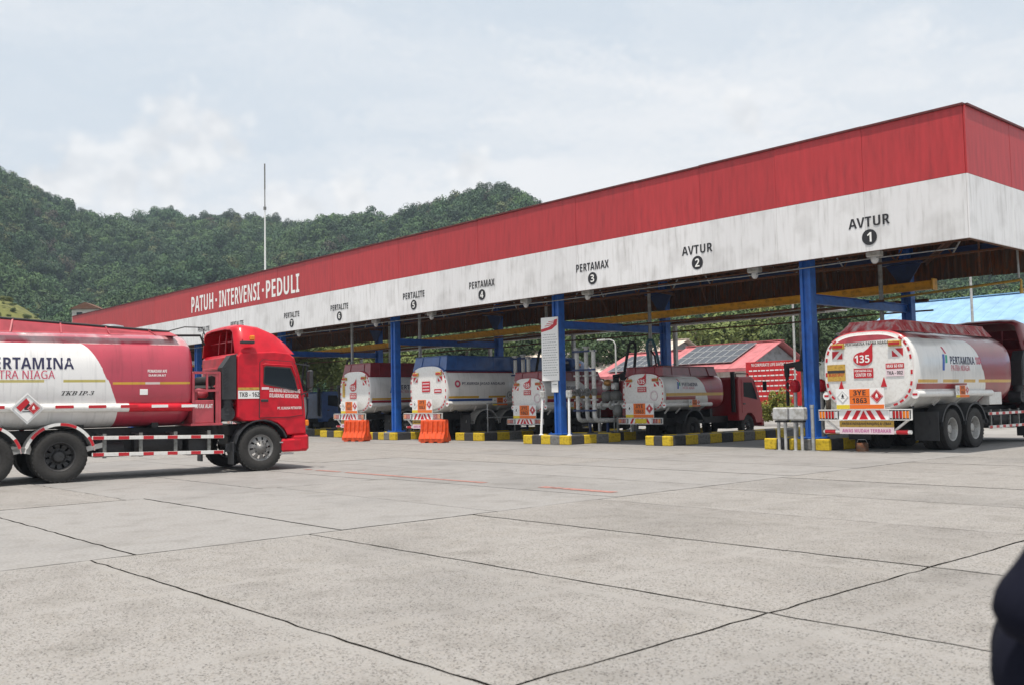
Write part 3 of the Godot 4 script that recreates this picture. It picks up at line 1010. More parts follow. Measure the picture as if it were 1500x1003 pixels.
func column(parent: Node, at: Vector3) -> void:
	var c := holder("column", parent, at)
	var top := 6.5 - at.y
	if not MESH.has("column"):
		var b := MB.new()     # a box section with two flanges and a web set back between them
		for s in [-1.0, 1.0]:
			b.box(Vector3(s * 0.118, top * 0.5, 0), Vector3(0.085, top, 0.28), 0.008)
		b.box(Vector3(0, top * 0.5, 0), Vector3(0.155, top - 0.01, 0.17))
		MESH.column = b.done()
		b = MB.new()
		b.box(Vector3(0, 0.02, 0), Vector3(0.62, 0.04, 0.56), 0.005)
		for s in [-1.0, 1.0]:
			for k in [-1.0, 1.0]:
				b.cyl(Vector3(s * 0.25, 0.04, k * 0.22), Vector3(s * 0.25, 0.09, k * 0.22), 0.02, 0.02, 6)
		MESH.column_base = b.done()
	put(MESH.column, "shaft", M.blue_steel, c)
	put(MESH.column_base, "base_plate", M.blue_steel, c)

# ------------------------------------------------------------------ buildings behind
func gable(t: Node3D, xa: float, xb: float, z_front: float, z_ridge: float, eave: float, top: float, roof: Material, wall: Material) -> void:
	var zb := z_ridge * 2.0 - z_front
	boxpart("wall", Vector3((xa + xb) * 0.5, eave * 0.5, (z_front + zb) * 0.5 + 0.0), Vector3(absf(xb - xa) - 1.0, eave - 0.02, absf(zb - z_front) - 1.2), wall, t)
	for x in [minf(xa, xb) + 0.5, maxf(xa, xb) - 0.56]:
		var g := MB.new()
		g.prism(PackedVector2Array([Vector2(zb + 0.6, eave - 0.012), Vector2(z_front - 0.6, eave - 0.012), Vector2(z_ridge, top - 0.16)]), Transform3D(Basis(Vector3(0, 0, 1), Vector3(0, 1, 0), Vector3(-1, 0, 0)), Vector3(x + 0.06, 0, 0)), 0.06)
		obj(g, "gable", M.wall_grey, t)
	for s in [1.0, -1.0]:
		var ze = z_ridge + s * absf(z_front - z_ridge)
		var run := Vector3(0, eave - top, ze - z_ridge)
		var b := MB.new()
		var w := absf(xb - xa)
		var n := int(w / 0.9)
		var nrm := Vector3(0, absf(ze - z_ridge), s * (top - eave)).normalized()
		var x := minf(xa, xb)
		for i in n:      # standing ribs
			var xr := x + w * (i + 0.5) / n
			b.bar(Vector3(xr, top, z_ridge) + nrm * 0.026, Vector3(xr, eave, ze) + nrm * 0.026, 0.05, 0.016)
		b.bar(Vector3((xa + xb) * 0.5, top, z_ridge), Vector3((xa + xb) * 0.5, eave, ze), w, 0.045)
		obj(b, "roof", roof, t)
	boxpart("ridge_cap", Vector3((xa + xb) * 0.5, top + 0.05, z_ridge), Vector3(absf(xb - xa) + 0.02, 0.06, 0.4), roof, t)
	boxpart("fascia_board", Vector3((xa + xb) * 0.5, eave - 0.09, z_front + 0.06), Vector3(absf(xb - xa), 0.16, 0.03), roof, t)

func solar_array(t: Node3D, xa: float, xb: float, z_front: float, z_ridge: float, eave: float, top: float, nx: int, ny: int, s0: float, s1: float) -> void:
	var run := Vector3(0, eave - top, z_front - z_ridge)
	var nrm := Vector3(0, z_front - z_ridge, top - eave).normalized()
	var w := (xb - xa) / nx
	var ln := run.length() * (s1 - s0) / ny
	var key := "solar%.2f%.2f" % [w, ln]
	if not MESH.has(key):
		var b := MB.new()
		b.box(Vector3.ZERO, Vector3(absf(w) - 0.03, 0.03, ln - 0.03))
		var g := MB.new()
		for sx in [-1.0, 1.0]:
			g.box(Vector3(sx * (absf(w) * 0.5 - 0.025), 0.01, 0), Vector3(0.03, 0.035, ln - 0.02))
		for sz in [-1.0, 1.0]:
			g.box(Vector3(0, 0.011, sz * (ln * 0.5 - 0.025)), Vector3(absf(w) - 0.02, 0.035, 0.03))
		MESH[key] = [b.done(), g.done()]
	for i in nx:
		for j in ny:
			var f := s0 + (s1 - s0) * (j + 0.5) / ny
			var z := run.normalized()
			var o := holder("solar_panel", t, Vector3(xa + w * (i + 0.5), top, z_ridge) + run * f + nrm * 0.14, Basis(Vector3(1, 0, 0), nrm, z))
			put(MESH[key][0], "cells", M.solar, o)
			put(MESH[key][1], "frame", M.galv, o)

func background_buildings() -> void:
	var t := thing("office_building", "low office with a red sheet roof carrying a wide array of solar panels", "building", Vector3.ZERO)
	gable(t, -41.9, -34.3, -50.0, -54.0, 3.2, 4.95, M.roof_red, M.wall_white)
	solar_array(t, -40.7, -35.9, -50.0, -54.0, 3.2, 4.95, 7, 3, 0.10, 0.82)
	for i in 4: window(t, Vector3(-40.4 + 1.7 * i, 1.7, -50.57), 1.1, 1.2)
	t = thing("office_building", "red roofed annex with a small solar array, beside the main office", "building", Vector3.ZERO)
	gable(t, -47.3, -42.2, -50.0, -54.0, 3.05, 4.75, M.roof_red, M.wall_white)
	solar_array(t, -46.2, -42.7, -50.0, -54.0, 3.05, 4.75, 5, 3, 0.22, 0.88)
	for i in 2: window(t, Vector3(-46.0 + 1.9 * i, 1.7, -50.57), 1.1, 1.2)
	t = thing("warehouse", "wide warehouse under a pale blue sheet roof", "building", Vector3.ZERO)
	gable(t, -29.6, 12.0, -52.0, -60.0, 3.8, 7.15, M.roof_blue, M.wall_white)
	for i in 8: window(t, Vector3(-26.5 + 5.0 * i, 1.8, -52.57), 1.6, 1.2)
	# pale sheds and houses between the office and the hill
	for h in [["white shed with a broad cream roof behind the blue tank truck", -66.0, -48.0, -56.0, -62.0, 3.6, 6.1], ["white shed with a cream roof rising behind the red roofed office", -50.0, -41.5, -66.0, -71.0, 4.2, 6.6], ["long white house with a cream roof behind the red tank truck", -88.0, -70.0, -58.0, -63.0, 3.0, 5.2], ["grey roofed shed at the far end of the canopy", -104.0, -84.0, -26.0, -33.0, 5.2, 7.4]]:
		t = thing("shed", h[0], "building", Vector3.ZERO)
		gable(t, h[1], h[2], h[3], h[4], h[5], h[6], M.roof_cream if h[1] > -90.0 else M.grey_paint, M.wall_white)
		for i in 3: window(t, Vector3(lerpf(h[1], h[2], (i + 0.7) / 3.4), h[5] * 0.55, h[3] - 0.57), 1.2, 1.1)
	# small houses on the cleared slope beside the far end of the canopy
	for c in [[130, 448, 171.0], [147, 448, 174.0]]:
		var d := px_dir(c[0], c[1])
		var az := atan2(d.x, -d.z)
		var at := Vector3(sin(az) * c[2], hill_height(az, c[2]), -cos(az) * c[2])
		t = thing("hillside_house", "small white house with a rusty roof on the cleared slope" if c[0] == 130 else "brick red house beside a white one on the cleared slope", "house", at, 0.9)
		boxpart("wall", Vector3(0, 0.9, 0), Vector3(4.2, 2.6, 3.4), M.wall_white if c[0] == 130 else M.rust_steel, t, 0.03)
		var b := MB.new()
		b.prism(PackedVector2Array([Vector2(-2.5, 0), Vector2(2.5, 0), Vector2(0, 1.1)]), Transform3D(Basis(), Vector3(0, 2.2, -2.0)), 4.0)
		obj(b, "roof", M.rust_steel, t)
		for k in 2: boxpart("window", Vector3(-0.9 + 1.8 * k, 1.2, 1.72), Vector3(0.9, 1.0, 0.06), M.glass, t)
	# red notice board with white lettering behind the bays
	t = thing("notice_board", "big red notice board with white lettering behind the loading bays", "sign", Vector3(-28.6, 0, -44.0))
	boxpart("panel", Vector3(0, 2.12, 0), Vector3(3.3, 2.35, 0.06), M.banner_red, t, 0.01)
	for x in [-1.5, 1.5]: boxpart("post", Vector3(x, 1.6, -0.08), Vector3(0.09, 3.2, 0.09), M.galv, t)
	text("10 CORPORATE LIFE SAVING RULES", 0.16, 2.6, M.white_print, t, Vector3(0, 3.12, 0.036))
	for k in 6:
		var row := holder("print_row", t, Vector3(0, 2.82 - 0.27 * k, 0.034))
		var b := MB.new()
		var x := -1.45
		while x < 1.2:
			var l := 0.12 + 0.13 * absf(sin(x * 7.0 + k * 2.3))
			b.box(Vector3(x + l * 0.5, 0, 0), Vector3(l, 0.07, 0.004))
			x += l + 0.06
		obj(b, "worn_print", M.white_print, row)

func window(t: Node3D, at: Vector3, w: float, h: float) -> void:
	var o := holder("window", t, at)
	boxpart("pane", Vector3(0, 0, 0.0), Vector3(w, h, 0.04), M.glass, o)
	var b := MB.new()
	for s in [-1.0, 1.0]:
		b.box(Vector3(s * w * 0.5, 0, 0.02), Vector3(0.07, h + 0.07, 0.1))
		b.box(Vector3(0, s * h * 0.5, 0.021), Vector3(w - 0.07, 0.07, 0.1))
	b.box(Vector3(0, 0, 0.02), Vector3(0.05, h - 0.07, 0.08))
	obj(b, "frame", M.white_clean, o)

# ------------------------------------------------------------------ tank trucks
# Local axes: x to the truck's right, y up, -z forward; z = 0 at the rear bumper. "s" is the distance ahead of the rear bumper.

func section(v: float, hw: float, cy: float, hh: float, e := 3.0) -> Vector2:   # v from 0 (top) to 2 (round to the top again)
	var a := PI * 0.5 - PI * v
	var c := cos(a)
	var s := sin(a)
	return Vector2(hw * signf(c) * pow(absf(c), 2.0 / e), cy + hh * signf(s) * pow(absf(s), 2.0 / e))

func livery(p: Dictionary) -> ImageTexture:
	var w := 1024
	var h := 384
	var data := PackedByteArray()
	data.resize(w * h * 3)
	var nz := FastNoiseLite.new()
	nz.seed = p.seed
	nz.frequency = 0.9
	nz.fractal_octaves = 5
	var k := 0
	var bands: Array = p.bands
	for j in h:
		var y := section((j + 0.5) / h, p.hw, p.cy, p.hh).y
		var edge: float = p.b_top + (p.b_low - p.b_top) * pow(clampf((p.white_top - y) / (p.white_top - p.y_low), 0.0, 1.0), 0.62)
		for i in w:
			var s: float = p.len * (i + 0.5) / w
			var c: Color = p.front
			if y < p.white_top and s < edge: c = p.back
			elif y >= p.white_top: c = p.top
			for bd in bands:
				if y > bd[0] and y < bd[1] and s > bd[2] and s < bd[3]:
					c = bd[4]
			var n := nz.get_noise_2d(s * 1.2, y * 1.2)
			var st := nz.get_noise_2d(s * 9.0, y * 0.7 + 40.0)
			var d := 1.0 - clampf(n * 0.25, 0.0, 0.12) - clampf(st * 0.35 - 0.06, 0.0, 0.13)
			if y > p.white_top and p.get("wear_sheen", 0.0) > 0.0:
				c = c.lerp(Color(0.74, 0.70, 0.68), clampf((n + 0.08) * p.wear_sheen * 2.2, 0.0, 0.62))  # pale top patches: real wear, plus painted sky sheen on the driving truck
			c = Color(c.r * d, c.g * d, c.b * d).linear_to_srgb()
			data[k] = int(clampf(c.r, 0, 1) * 255); data[k + 1] = int(clampf(c.g, 0, 1) * 255); data[k + 2] = int(clampf(c.b, 0, 1) * 255)
			k += 3
	return ImageTexture.create_from_image(Image.create_from_data(w, h, false, Image.FORMAT_RGB8, data))

func tank_skin(p: Dictionary) -> ArrayMesh:
	var st := SurfaceTool.new()
	st.begin(Mesh.PRIMITIVE_TRIANGLES)
	var L: float = p.len
	var rings := [[0.0, 0.965], [0.012, 0.985], [0.05, 1.0]]
	var n := 10
	for i in range(1, n): rings.append([L * i / n, 1.0 + (0.0035 if i % 3 == 0 else 0.0)])
	rings += [[L - 0.22, 1.0], [L - 0.12, 0.975], [L - 0.05, 0.90], [L - 0.012, 0.76], [L, 0.5], [L, 0.0]]
	var m := 56
	for r in rings.size() - 1:
		for i in m:
			for q in [[0, 0], [0, 1], [1, 1], [0, 0], [1, 1], [1, 0]]:
				var rr: Array = rings[r + q[0]]
				var v = 2.0 * (i + q[1]) / m
				var c = section(v, p.hw, 0.0, p.hh) * rr[1]
				st.set_uv(Vector2(rr[0] / L, v if v <= 1.0 else 2.0 - v))
				st.set_smooth_group(1)
				st.add_vertex(Vector3(c.x, p.cy + c.y, -rr[0]))
	st.generate_normals()
	return st.commit()

func tank_end(p: Dictionary) -> ArrayMesh:
	var b := MB.new()
	b.smooth(true)
	var m := 56
	var prof := [[0.965, 0.0], [0.90, 0.0], [0.885, 0.014], [0.86, 0.016], [0.4, 0.016], [0.0, 0.016]]
	for r in prof.size() - 1:
		for i in m:
			var q := []
			for k in [[0, 0], [0, 1], [1, 1], [1, 0]]:
				var c = section(2.0 * (i + k[1]) / m, p.hw, 0.0, p.hh) * prof[r + k[0]][0]
				q.append(Vector3(c.x, p.cy + c.y, prof[r + k[0]][1]))
			b.tri(q[0], q[2], q[1])
			if r < prof.size() - 2: b.tri(q[0], q[3], q[2])
	return b.done()

func on_tank(o: MeshInstance3D, p: Dictionary, s_mid: float, y_mid: float, side := 1.0, lift := 0.006) -> void:   # bends flat print round the tank's side
	var a := o.mesh.surface_get_arrays(0)
	var v: PackedVector3Array = a[Mesh.ARRAY_VERTEX]
	var nn := PackedVector3Array()
	for i in v.size():
		var y := y_mid + v[i].y
		var t := clampf((y - p.cy) / p.hh, -0.999, 0.999)
		var x: float = p.hw * pow(1.0 - pow(absf(t), 3.0), 1.0 / 3.0)
		v[i] = Vector3(side * (x + lift + v[i].z), y, p.z_tank - (s_mid + v[i].x * side))
		nn.append(Vector3(side, 0.35 * t, 0).normalized())
	if a[Mesh.ARRAY_INDEX] == null:
		for i in range(0, v.size(), 3):
			if (v[i + 2] - v[i]).cross(v[i + 1] - v[i]).dot(nn[i]) < 0.0:
				var w := v[i + 1]
				v[i + 1] = v[i + 2]
				v[i + 2] = w
	a[Mesh.ARRAY_VERTEX] = v
	a[Mesh.ARRAY_NORMAL] = nn
	var m := ArrayMesh.new()
	m.add_surface_from_arrays(Mesh.PRIMITIVE_TRIANGLES, a)
	o.mesh = m

func side_text(t: Node, p: Dictionary, s: String, cap: float, width: float, m: Material, s_mid: float, y: float, face := "bold", slant := 0.0) -> void:
	on_tank(text(s, cap, width, m, t, Vector3.ZERO, Basis(), face, "lettering", slant), p, s_mid, y)

func side_patch(t: Node, p: Dictionary, poly: PackedVector2Array, m: Material, s_mid: float, y: float, called := "emblem") -> void:
	var b := MB.new()        # four corners, cut into strips that follow the curve
	for i in 8:
		var q := PackedVector2Array()
		for f in [i / 8.0, (i + 1) / 8.0]:
			q.append(poly[0].lerp(poly[3], f)); q.append(poly[1].lerp(poly[2], f))
		b.quad(Vector3(q[0].x, q[0].y, 0), Vector3(q[1].x, q[1].y, 0), Vector3(q[3].x, q[3].y, 0), Vector3(q[2].x, q[2].y, 0))
	on_tank(obj(b, called, m, t), p, s_mid, y)

func wheel(t: Node, x: float, s: float, r: float, w: float, outside: float, rim: Material, style: String) -> void:
	var o := holder("wheel", t, Vector3(x, r, -s))
	var key := "wheel%.2f%.2f%s" % [r, w, style]
	if not MESH.has(key):
		var ax := Vector3(1, 0, 0)
		var h := w * 0.5
		var b := MB.new()
		var pr := [[r * 0.56, -h * 0.85], [r * 0.62, -h], [r * 0.80, -h * 1.06], [r * 0.93, -h * 0.97], [r * 0.985, -h * 0.82]]
		for g in [-0.5, 0.0, 0.5]:
			pr += [[r, h * (g - 0.16)], [r, h * (g - 0.055)], [r * 0.975, h * (g - 0.05)], [r * 0.975, h * (g + 0.05)], [r, h * (g + 0.055)]]
		pr += [[r, h * 0.72], [r * 0.985, h * 0.82], [r * 0.93, h * 0.97], [r * 0.80, h * 1.06], [r * 0.62, h], [r * 0.56, h * 0.85]]
		b.lathe(Vector3.ZERO, ax, pr, 36)
		for k in 36:     # tread blocks on both shoulders
			var a := TAU * k / 36.0
			for sd in [-1.0, 1.0]:
				b.box(Vector3(sd * h * 0.86, sin(a) * r * 0.972, cos(a) * r * 0.972), Vector3(h * 0.22, r * 0.045, r * 0.09), 0.0, Basis(Vector3.RIGHT, -a + PI * 0.5))
		var tyre := b.done()
		b = MB.new()
		if style == "front":     # steel disc standing outwards, with hand holes
			b.lathe(Vector3.ZERO, ax, [[r * 0.58, h * 0.86], [r * 0.56, h * 0.9], [r * 0.53, h * 0.78], [r * 0.50, h * 0.62], [r * 0.47, h * 0.66]], 30)
			plates(b, r * 0.47, h * 0.66, r * 0.33, h * 0.86)
			b.lathe(Vector3.ZERO, ax, [[r * 0.33, h * 0.86], [r * 0.24, h * 0.9], [r * 0.235, h * 1.0], [r * 0.16, h * 1.04], [r * 0.15, h * 1.2], [0.0, h * 1.24]], 30)
			b.lathe(Vector3.ZERO, ax, [[r * 0.57, -h * 0.86], [r * 0.5, -h * 0.6], [r * 0.5, h * 0.5]], 24)
		else:                    # deep dish of a dual wheel
			b.lathe(Vector3.ZERO, ax, [[r * 0.58, h * 0.86], [r * 0.56, h * 0.92], [r * 0.53, h * 0.8], [r * 0.50, h * 0.2], [r * 0.47, -h * 0.12]], 30)
			plates(b, r * 0.47, -h * 0.12, r * 0.32, -h * 0.3)
			b.lathe(Vector3.ZERO, ax, [[r * 0.32, -h * 0.3], [r * 0.22, -h * 0.3], [r * 0.21, h * 0.35], [r * 0.16, h * 0.42], [0.0, h * 0.44]], 30)
			b.lathe(Vector3.ZERO, ax, [[r * 0.57, -h * 0.86], [r * 0.5, -h * 0.6], [r * 0.5, -h * 0.1]], 24)
		var disc := b.done()
		b = MB.new()
		for k in 10:
			var a := TAU * k / 10.0
			var at := Vector3((h * 0.86 if style == "front" else -h * 0.3), sin(a) * r * 0.275, cos(a) * r * 0.275)
			b.cyl(at, at + Vector3(0.035, 0, 0), 0.014, 0.014, 6)
		var nuts := b.done()
		MESH[key] = [tyre, disc, nuts]
	put(MESH[key][0], "tyre", M.tyre, o)
	put(MESH[key][1], "rim", rim, o)
	put(MESH[key][2], "wheel_nuts", M.rim_dark, o)
	if outside < 0.0: o.rotation.y = PI

func plates(b: MB, r0: float, x0: float, r1: float, x1: float) -> void:   # the disc between its hand holes
	for k in 10:
		for q in 3:
			var a0 := TAU * (k + 0.23 * q) / 10.0
			var a1 := TAU * (k + 0.23 * (q + 1)) / 10.0
			b.quad(Vector3(x0, sin(a0) * r0, cos(a0) * r0), Vector3(x0, sin(a1) * r0, cos(a1) * r0), Vector3(x1, sin(a1) * r1, cos(a1) * r1), Vector3(x1, sin(a0) * r1, cos(a0) * r1))

func fender(t: Node, x: float, s: float, r: float, w: float, a0: float, a1: float, m: Material, stripes := false) -> void:
	var o := holder("mudguard", t, Vector3(x, 0, 0))
	var b := MB.new()
	var n := 18
	for i in n:
		var a := lerpf(a0, a1, float(i) / n)
		var c := lerpf(a0, a1, float(i + 1) / n)
		var p0 := Vector3(0, 0.52 + sin(a) * r, -(s + cos(a) * r))
		var p1 := Vector3(0, 0.52 + sin(c) * r, -(s + cos(c) * r))
		b.bar(p0, p1, w, 0.012)
		var e := Vector3(w * 0.5, 0, 0)
		b.bar(p0 + e, p1 + e, 0.014, 0.06)
		if stripes and (i / 3) % 2 == 0:
			var strip := MB.new()
			strip.bar(p0 + e + Vector3(0.009, 0, 0), p1 + e + Vector3(0.009, 0, 0), 0.004, 0.055)
			obj(strip, "reflective_strip", M.reflect_red, o)
	obj(b, "arch", m, o)

func striped_bar(t: Node, called: String, a: Vector3, b0: Vector3, h: float, n: int, base: Material, side: Vector3, mark: Material = null) -> void:
	var o := holder(called, t)
	var b := MB.new()
	b.bar(a, b0, 0.03, h, 0.004)
	obj(b, "rail", base, o)
	for i in n:
		if i % 2 == 1: continue
		b = MB.new()
		b.bar(a.lerp(b0, (i + 0.08) / n) + side, a.lerp(b0, (i + 0.92) / n) + side, 0.004, h * 0.92)
		obj(b, "reflective_strip", mark if mark else M.reflect_red, o)

func hazard_board(t: Node, at: Vector3, w: float, bs := Basis()) -> void:   # orange panel between two diamonds
	var o := holder("hazard_board", t, at, bs)
	var k := w / 1.52
	boxpart("backing", Vector3(0, 0, 0), Vector3(1.52, 0.60, 0.02) * k, M.white_clean, o, 0.003)
	boxpart("orange_panel", Vector3(0, 0.065, 0.013) * k, Vector3(0.64, 0.45, 0.012) * k, M.orange_sign, o)
	boxpart("yellow_strip", Vector3(-0.54, -0.235, 0.013) * k, Vector3(0.42, 0.12, 0.012) * k, M.plate_yellow, o)
	boxpart("orange_strip", Vector3(0.215, -0.235, 0.013) * k, Vector3(1.07, 0.12, 0.012) * k, M.orange_sign, o)
	text("3YE", 0.15 * k, 0.40 * k, M.ink, o, Vector3(0, 0.18, 0.022) * k)
	text("1863", 0.15 * k, 0.46 * k, M.ink, o, Vector3(0, -0.05, 0.022) * k)
	boxpart("divider", Vector3(0, 0.065, 0.0195) * k, Vector3(0.62, 0.01, 0.004) * k, M.ink, o)
	diamond(o, Vector3(-0.54, 0.065, 0.0125) * k, 0.2 * k, M.white_print, M.galv)
	diamond(o, Vector3(0.54, 0.065, 0.0125) * k, 0.2 * k, M.reflect_red, M.reflect_red)

func diamond(o: Node, at: Vector3, r: float, fill: Material, line: Material) -> void:
	var b := MB.new()
	b.prism(PackedVector2Array([Vector2(0, r), Vector2(-r, 0), Vector2(0, -r), Vector2(r, 0)]), Transform3D(Basis(), at), 0.004)
	obj(b, "diamond", fill, o)
	b = MB.new()
	for q in 4:
		var a := Vector3(cos(q * PI * 0.5), sin(q * PI * 0.5), 0) * r * 0.86
		var c := Vector3(cos((q + 1) * PI * 0.5), sin((q + 1) * PI * 0.5), 0) * r * 0.86
		b.bar(at + a + Vector3(0, 0, 0.006), at + c + Vector3(0, 0, 0.006), r * 0.05, 0.003)
	obj(b, "diamond_border", M.white_print if fill == M.reflect_red else line, o)
	b = MB.new()
	b.prism(PackedVector2Array([Vector2(0, r * 0.5), Vector2(-r * 0.2, r * 0.12), Vector2(-r * 0.16, -r * 0.1), Vector2(r * 0.16, -r * 0.1), Vector2(r * 0.2, r * 0.12)]), Transform3D(Basis(), at + Vector3(0, 0, 0.005)), 0.002)
	b.box(at + Vector3(0, -r * 0.2, 0.006), Vector3(r * 0.55, r * 0.06, 0.002))
	obj(b, "diamond_symbol", M.white_print if fill == M.reflect_red else M.ink_worn, o)

func chevron_panel(t: Node, at: Vector3, w: float, h: float) -> void:
	var o := holder("chevron_board", t, at)
	boxpart("board", Vector3.ZERO, Vector3(w, h, 0.015), M.white_clean, o)
	var s := h * 0.85
	var hw := w * 0.5
	var lists := [PackedVector2Array([Vector2(-s * 0.62, -h * 0.5), Vector2(s * 0.62, -h * 0.5), Vector2(0.0, h * 0.48)])]
	for sg in [-1.0, 1.0]:
		for q in [1.05, 2.35]:
			var pl := PackedVector2Array()
			for v in [Vector2(q * s, -h * 0.5), Vector2((q + 0.62) * s, -h * 0.5), Vector2((q + 0.62 - 0.72) * s, h * 0.5), Vector2((q - 0.72) * s, h * 0.5)]:
				pl.append(Vector2(sg * minf(v.x, hw), v.y))
			lists.append(pl)
	for pl in lists:
		var b := MB.new()
		b.prism(pl, Transform3D(Basis(), Vector3(0, 0, 0.0085)), 0.004)
		obj(b, "stripe", M.reflect_red, o)

func tail_lamp(t: Node, at: Vector3, w: float, h: float) -> void:
	var o := holder("tail_lamp", t, at)
	boxpart("housing", Vector3.ZERO, Vector3(w, h, 0.06), M.chassis, o, 0.006)
	var c := [M.lamp_amber, M.lamp_amber, M.lamp_red, M.lamp_red, M.lamp_red, M.lamp_clear]
	for i in 6:
		boxpart("lamp_lens", Vector3(-w * 0.5 + w * (i + 0.5) / 6.0, 0, 0.034), Vector3(w / 6.0 - 0.014, h * 0.82, 0.016), c[i if at.x < 0.0 else 5 - i], o, 0.004)
	var b := MB.new()
	for i in 7:
		b.box(Vector3(-w * 0.5 + w * i / 6.0, 0, 0.055), Vector3(0.008, h, 0.01))
	obj(b, "lamp_grille", M.white_clean, o)

func flame_badge(t: Node, at: Vector3, k: float) -> void:    # red drop with a white number
	var o := holder("call_badge", t, at)
	var pl := PackedVector2Array()
	for i in 26:
		var a := -0.5 * PI + TAU * i / 26.0
		var v := Vector2(cos(a) * 0.26, sin(a) * 0.17)
		if i >= 6 and i <= 9: v = Vector2(0.26, 0.05 + 0.11 * (i - 6))
		if i > 9 and i < 13: v = Vector2(0.22 - 0.075 * (i - 9), 0.30 - 0.05 * (i - 9))
		pl.append(v * k)
	var b := MB.new()
	b.prism(pl, Transform3D(), 0.004)
	obj(b, "drop", M.reflect_red, o)
	text("135", 0.19 * k, 0.40 * k, M.white_print, o, Vector3(-0.02, -0.005, 0.008) * k)
	boxpart("caption_plate", Vector3(0.0, -0.36, 0.002) * k, Vector3(0.52, 0.24, 0.004) * k, M.reflect_red, o)
	text("PERTAMINA CALL", 0.055 * k, 0.46 * k, M.white_print, o, Vector3(0, -0.30, 0.008) * k)
	text("CENTER 135", 0.08 * k, 0.42 * k, M.white_print, o, Vector3(0, -0.40, 0.008) * k)

func coaming(t: Node, p: Dictionary, m: Material) -> void:
	var o := holder("coaming", t)
	var z0: float = p.z_tank - 0.06
	var z1: float = p.z_tank - p.len + 0.35
	var y0: float = p.cy + p.hh - p.get("coam_sink", 0.10)
	var y1: float = p.coam_top
	var w0: float = p.hw * p.get("coam_w0", 0.86)
	var w1: float = p.hw * p.get("coam_w1", 0.66)
	var slope: float = p.get("coam_slope", 0.22)
	var lo := [Vector3(-w0, y0, z0), Vector3(w0, y0, z0), Vector3(w0, y0, z1), Vector3(-w0, y0, z1)]
	var hi := [Vector3(-w1, y1, z0 - slope), Vector3(w1, y1, z0 - slope), Vector3(w1, y1 - p.get("coam_drop", 0.0), z1 + 0.15), Vector3(-w1, y1 - p.get("coam_drop", 0.0), z1 + 0.15)]
	var mid := Vector3(0, (y0 + y1) * 0.5, (z0 + z1) * 0.5)
	for i in 4:
		var k := (i + 1) % 4
		var b := MB.new()
		b.face([lo[i], lo[k], hi[k], hi[i]], mid)
		var ins := func(v: Vector3) -> Vector3: return Vector3(v.x - signf(v.x) * 0.03, v.y, v.z + (-0.03 if v.z > mid.z else 0.03))
		b.face([ins.call(hi[i]), ins.call(hi[k]), ins.call(lo[k]), ins.call(lo[i])], mid + Vector3(0, 0, 0))
		b.face([hi[i], hi[k], ins.call(hi[k]), ins.call(hi[i])], mid)
		obj(b, "side_plate", m, o)
	var r := MB.new()
	var er := MB.new()
	for i in 4:
		er.cyl(hi[i], hi[(i + 1) % 4], 0.024, 0.024, 8)
	obj(er, "top_rail", M.chassis if p.get("dark_rail", false) else m, o)
	# stiffeners on the plates
	var n := int(absf(z1 - z0) / 0.9)
	for i in n:
		var f := (i + 0.5) / n
		for s in [-1.0, 1.0]:
			r.bar(Vector3(s * (w0 + 0.008), y0, lerpf(z0, z1, f)), Vector3(s * (w1 + 0.008), y1 - p.get("coam_drop", 0.0) * f, lerpf(z0 - slope, z1 + 0.15, f)), 0.03, 0.02)
	for x in [-0.45, 0.5]:
		r.bar(Vector3(x * p.hw, y0, z0 + 0.01), Vector3(x * p.hw * w1 / w0, y1, z0 - slope + 0.01), 0.03, 0.03)
	obj(r, "stiffeners", m, o)
	for k in 3:      # manhole covers inside
		var b := MB.new()
		b.lathe(Vector3(0, y0 + 0.1, lerpf(z0, z1, (k + 0.7) / 3.4)), Vector3.UP, [[0.30, 0.0], [0.30, 0.12], [0.27, 0.16], [0.1, 0.19], [0.0, 0.19]], 18)
		obj(b, "manhole_cover", M.steel, o)
	var rail := MB.new()
	for s in [-1.0]:
		rail.tube([Vector3(s * w1 * 0.8, y1 - 0.1, z0 - 1.0), Vector3(s * w1 * 0.8, y1 + 0.10, z0 - 1.1), Vector3(s * w1 * 0.8, y1 + 0.10 - p.get("coam_drop", 0.0), z1 + 0.8), Vector3(s * w1 * 0.8, y1 - 0.1 - p.get("coam_drop", 0.0), z1 + 0.7)], 0.016, 6)
	obj(rail, "handrail", M.chassis, o)

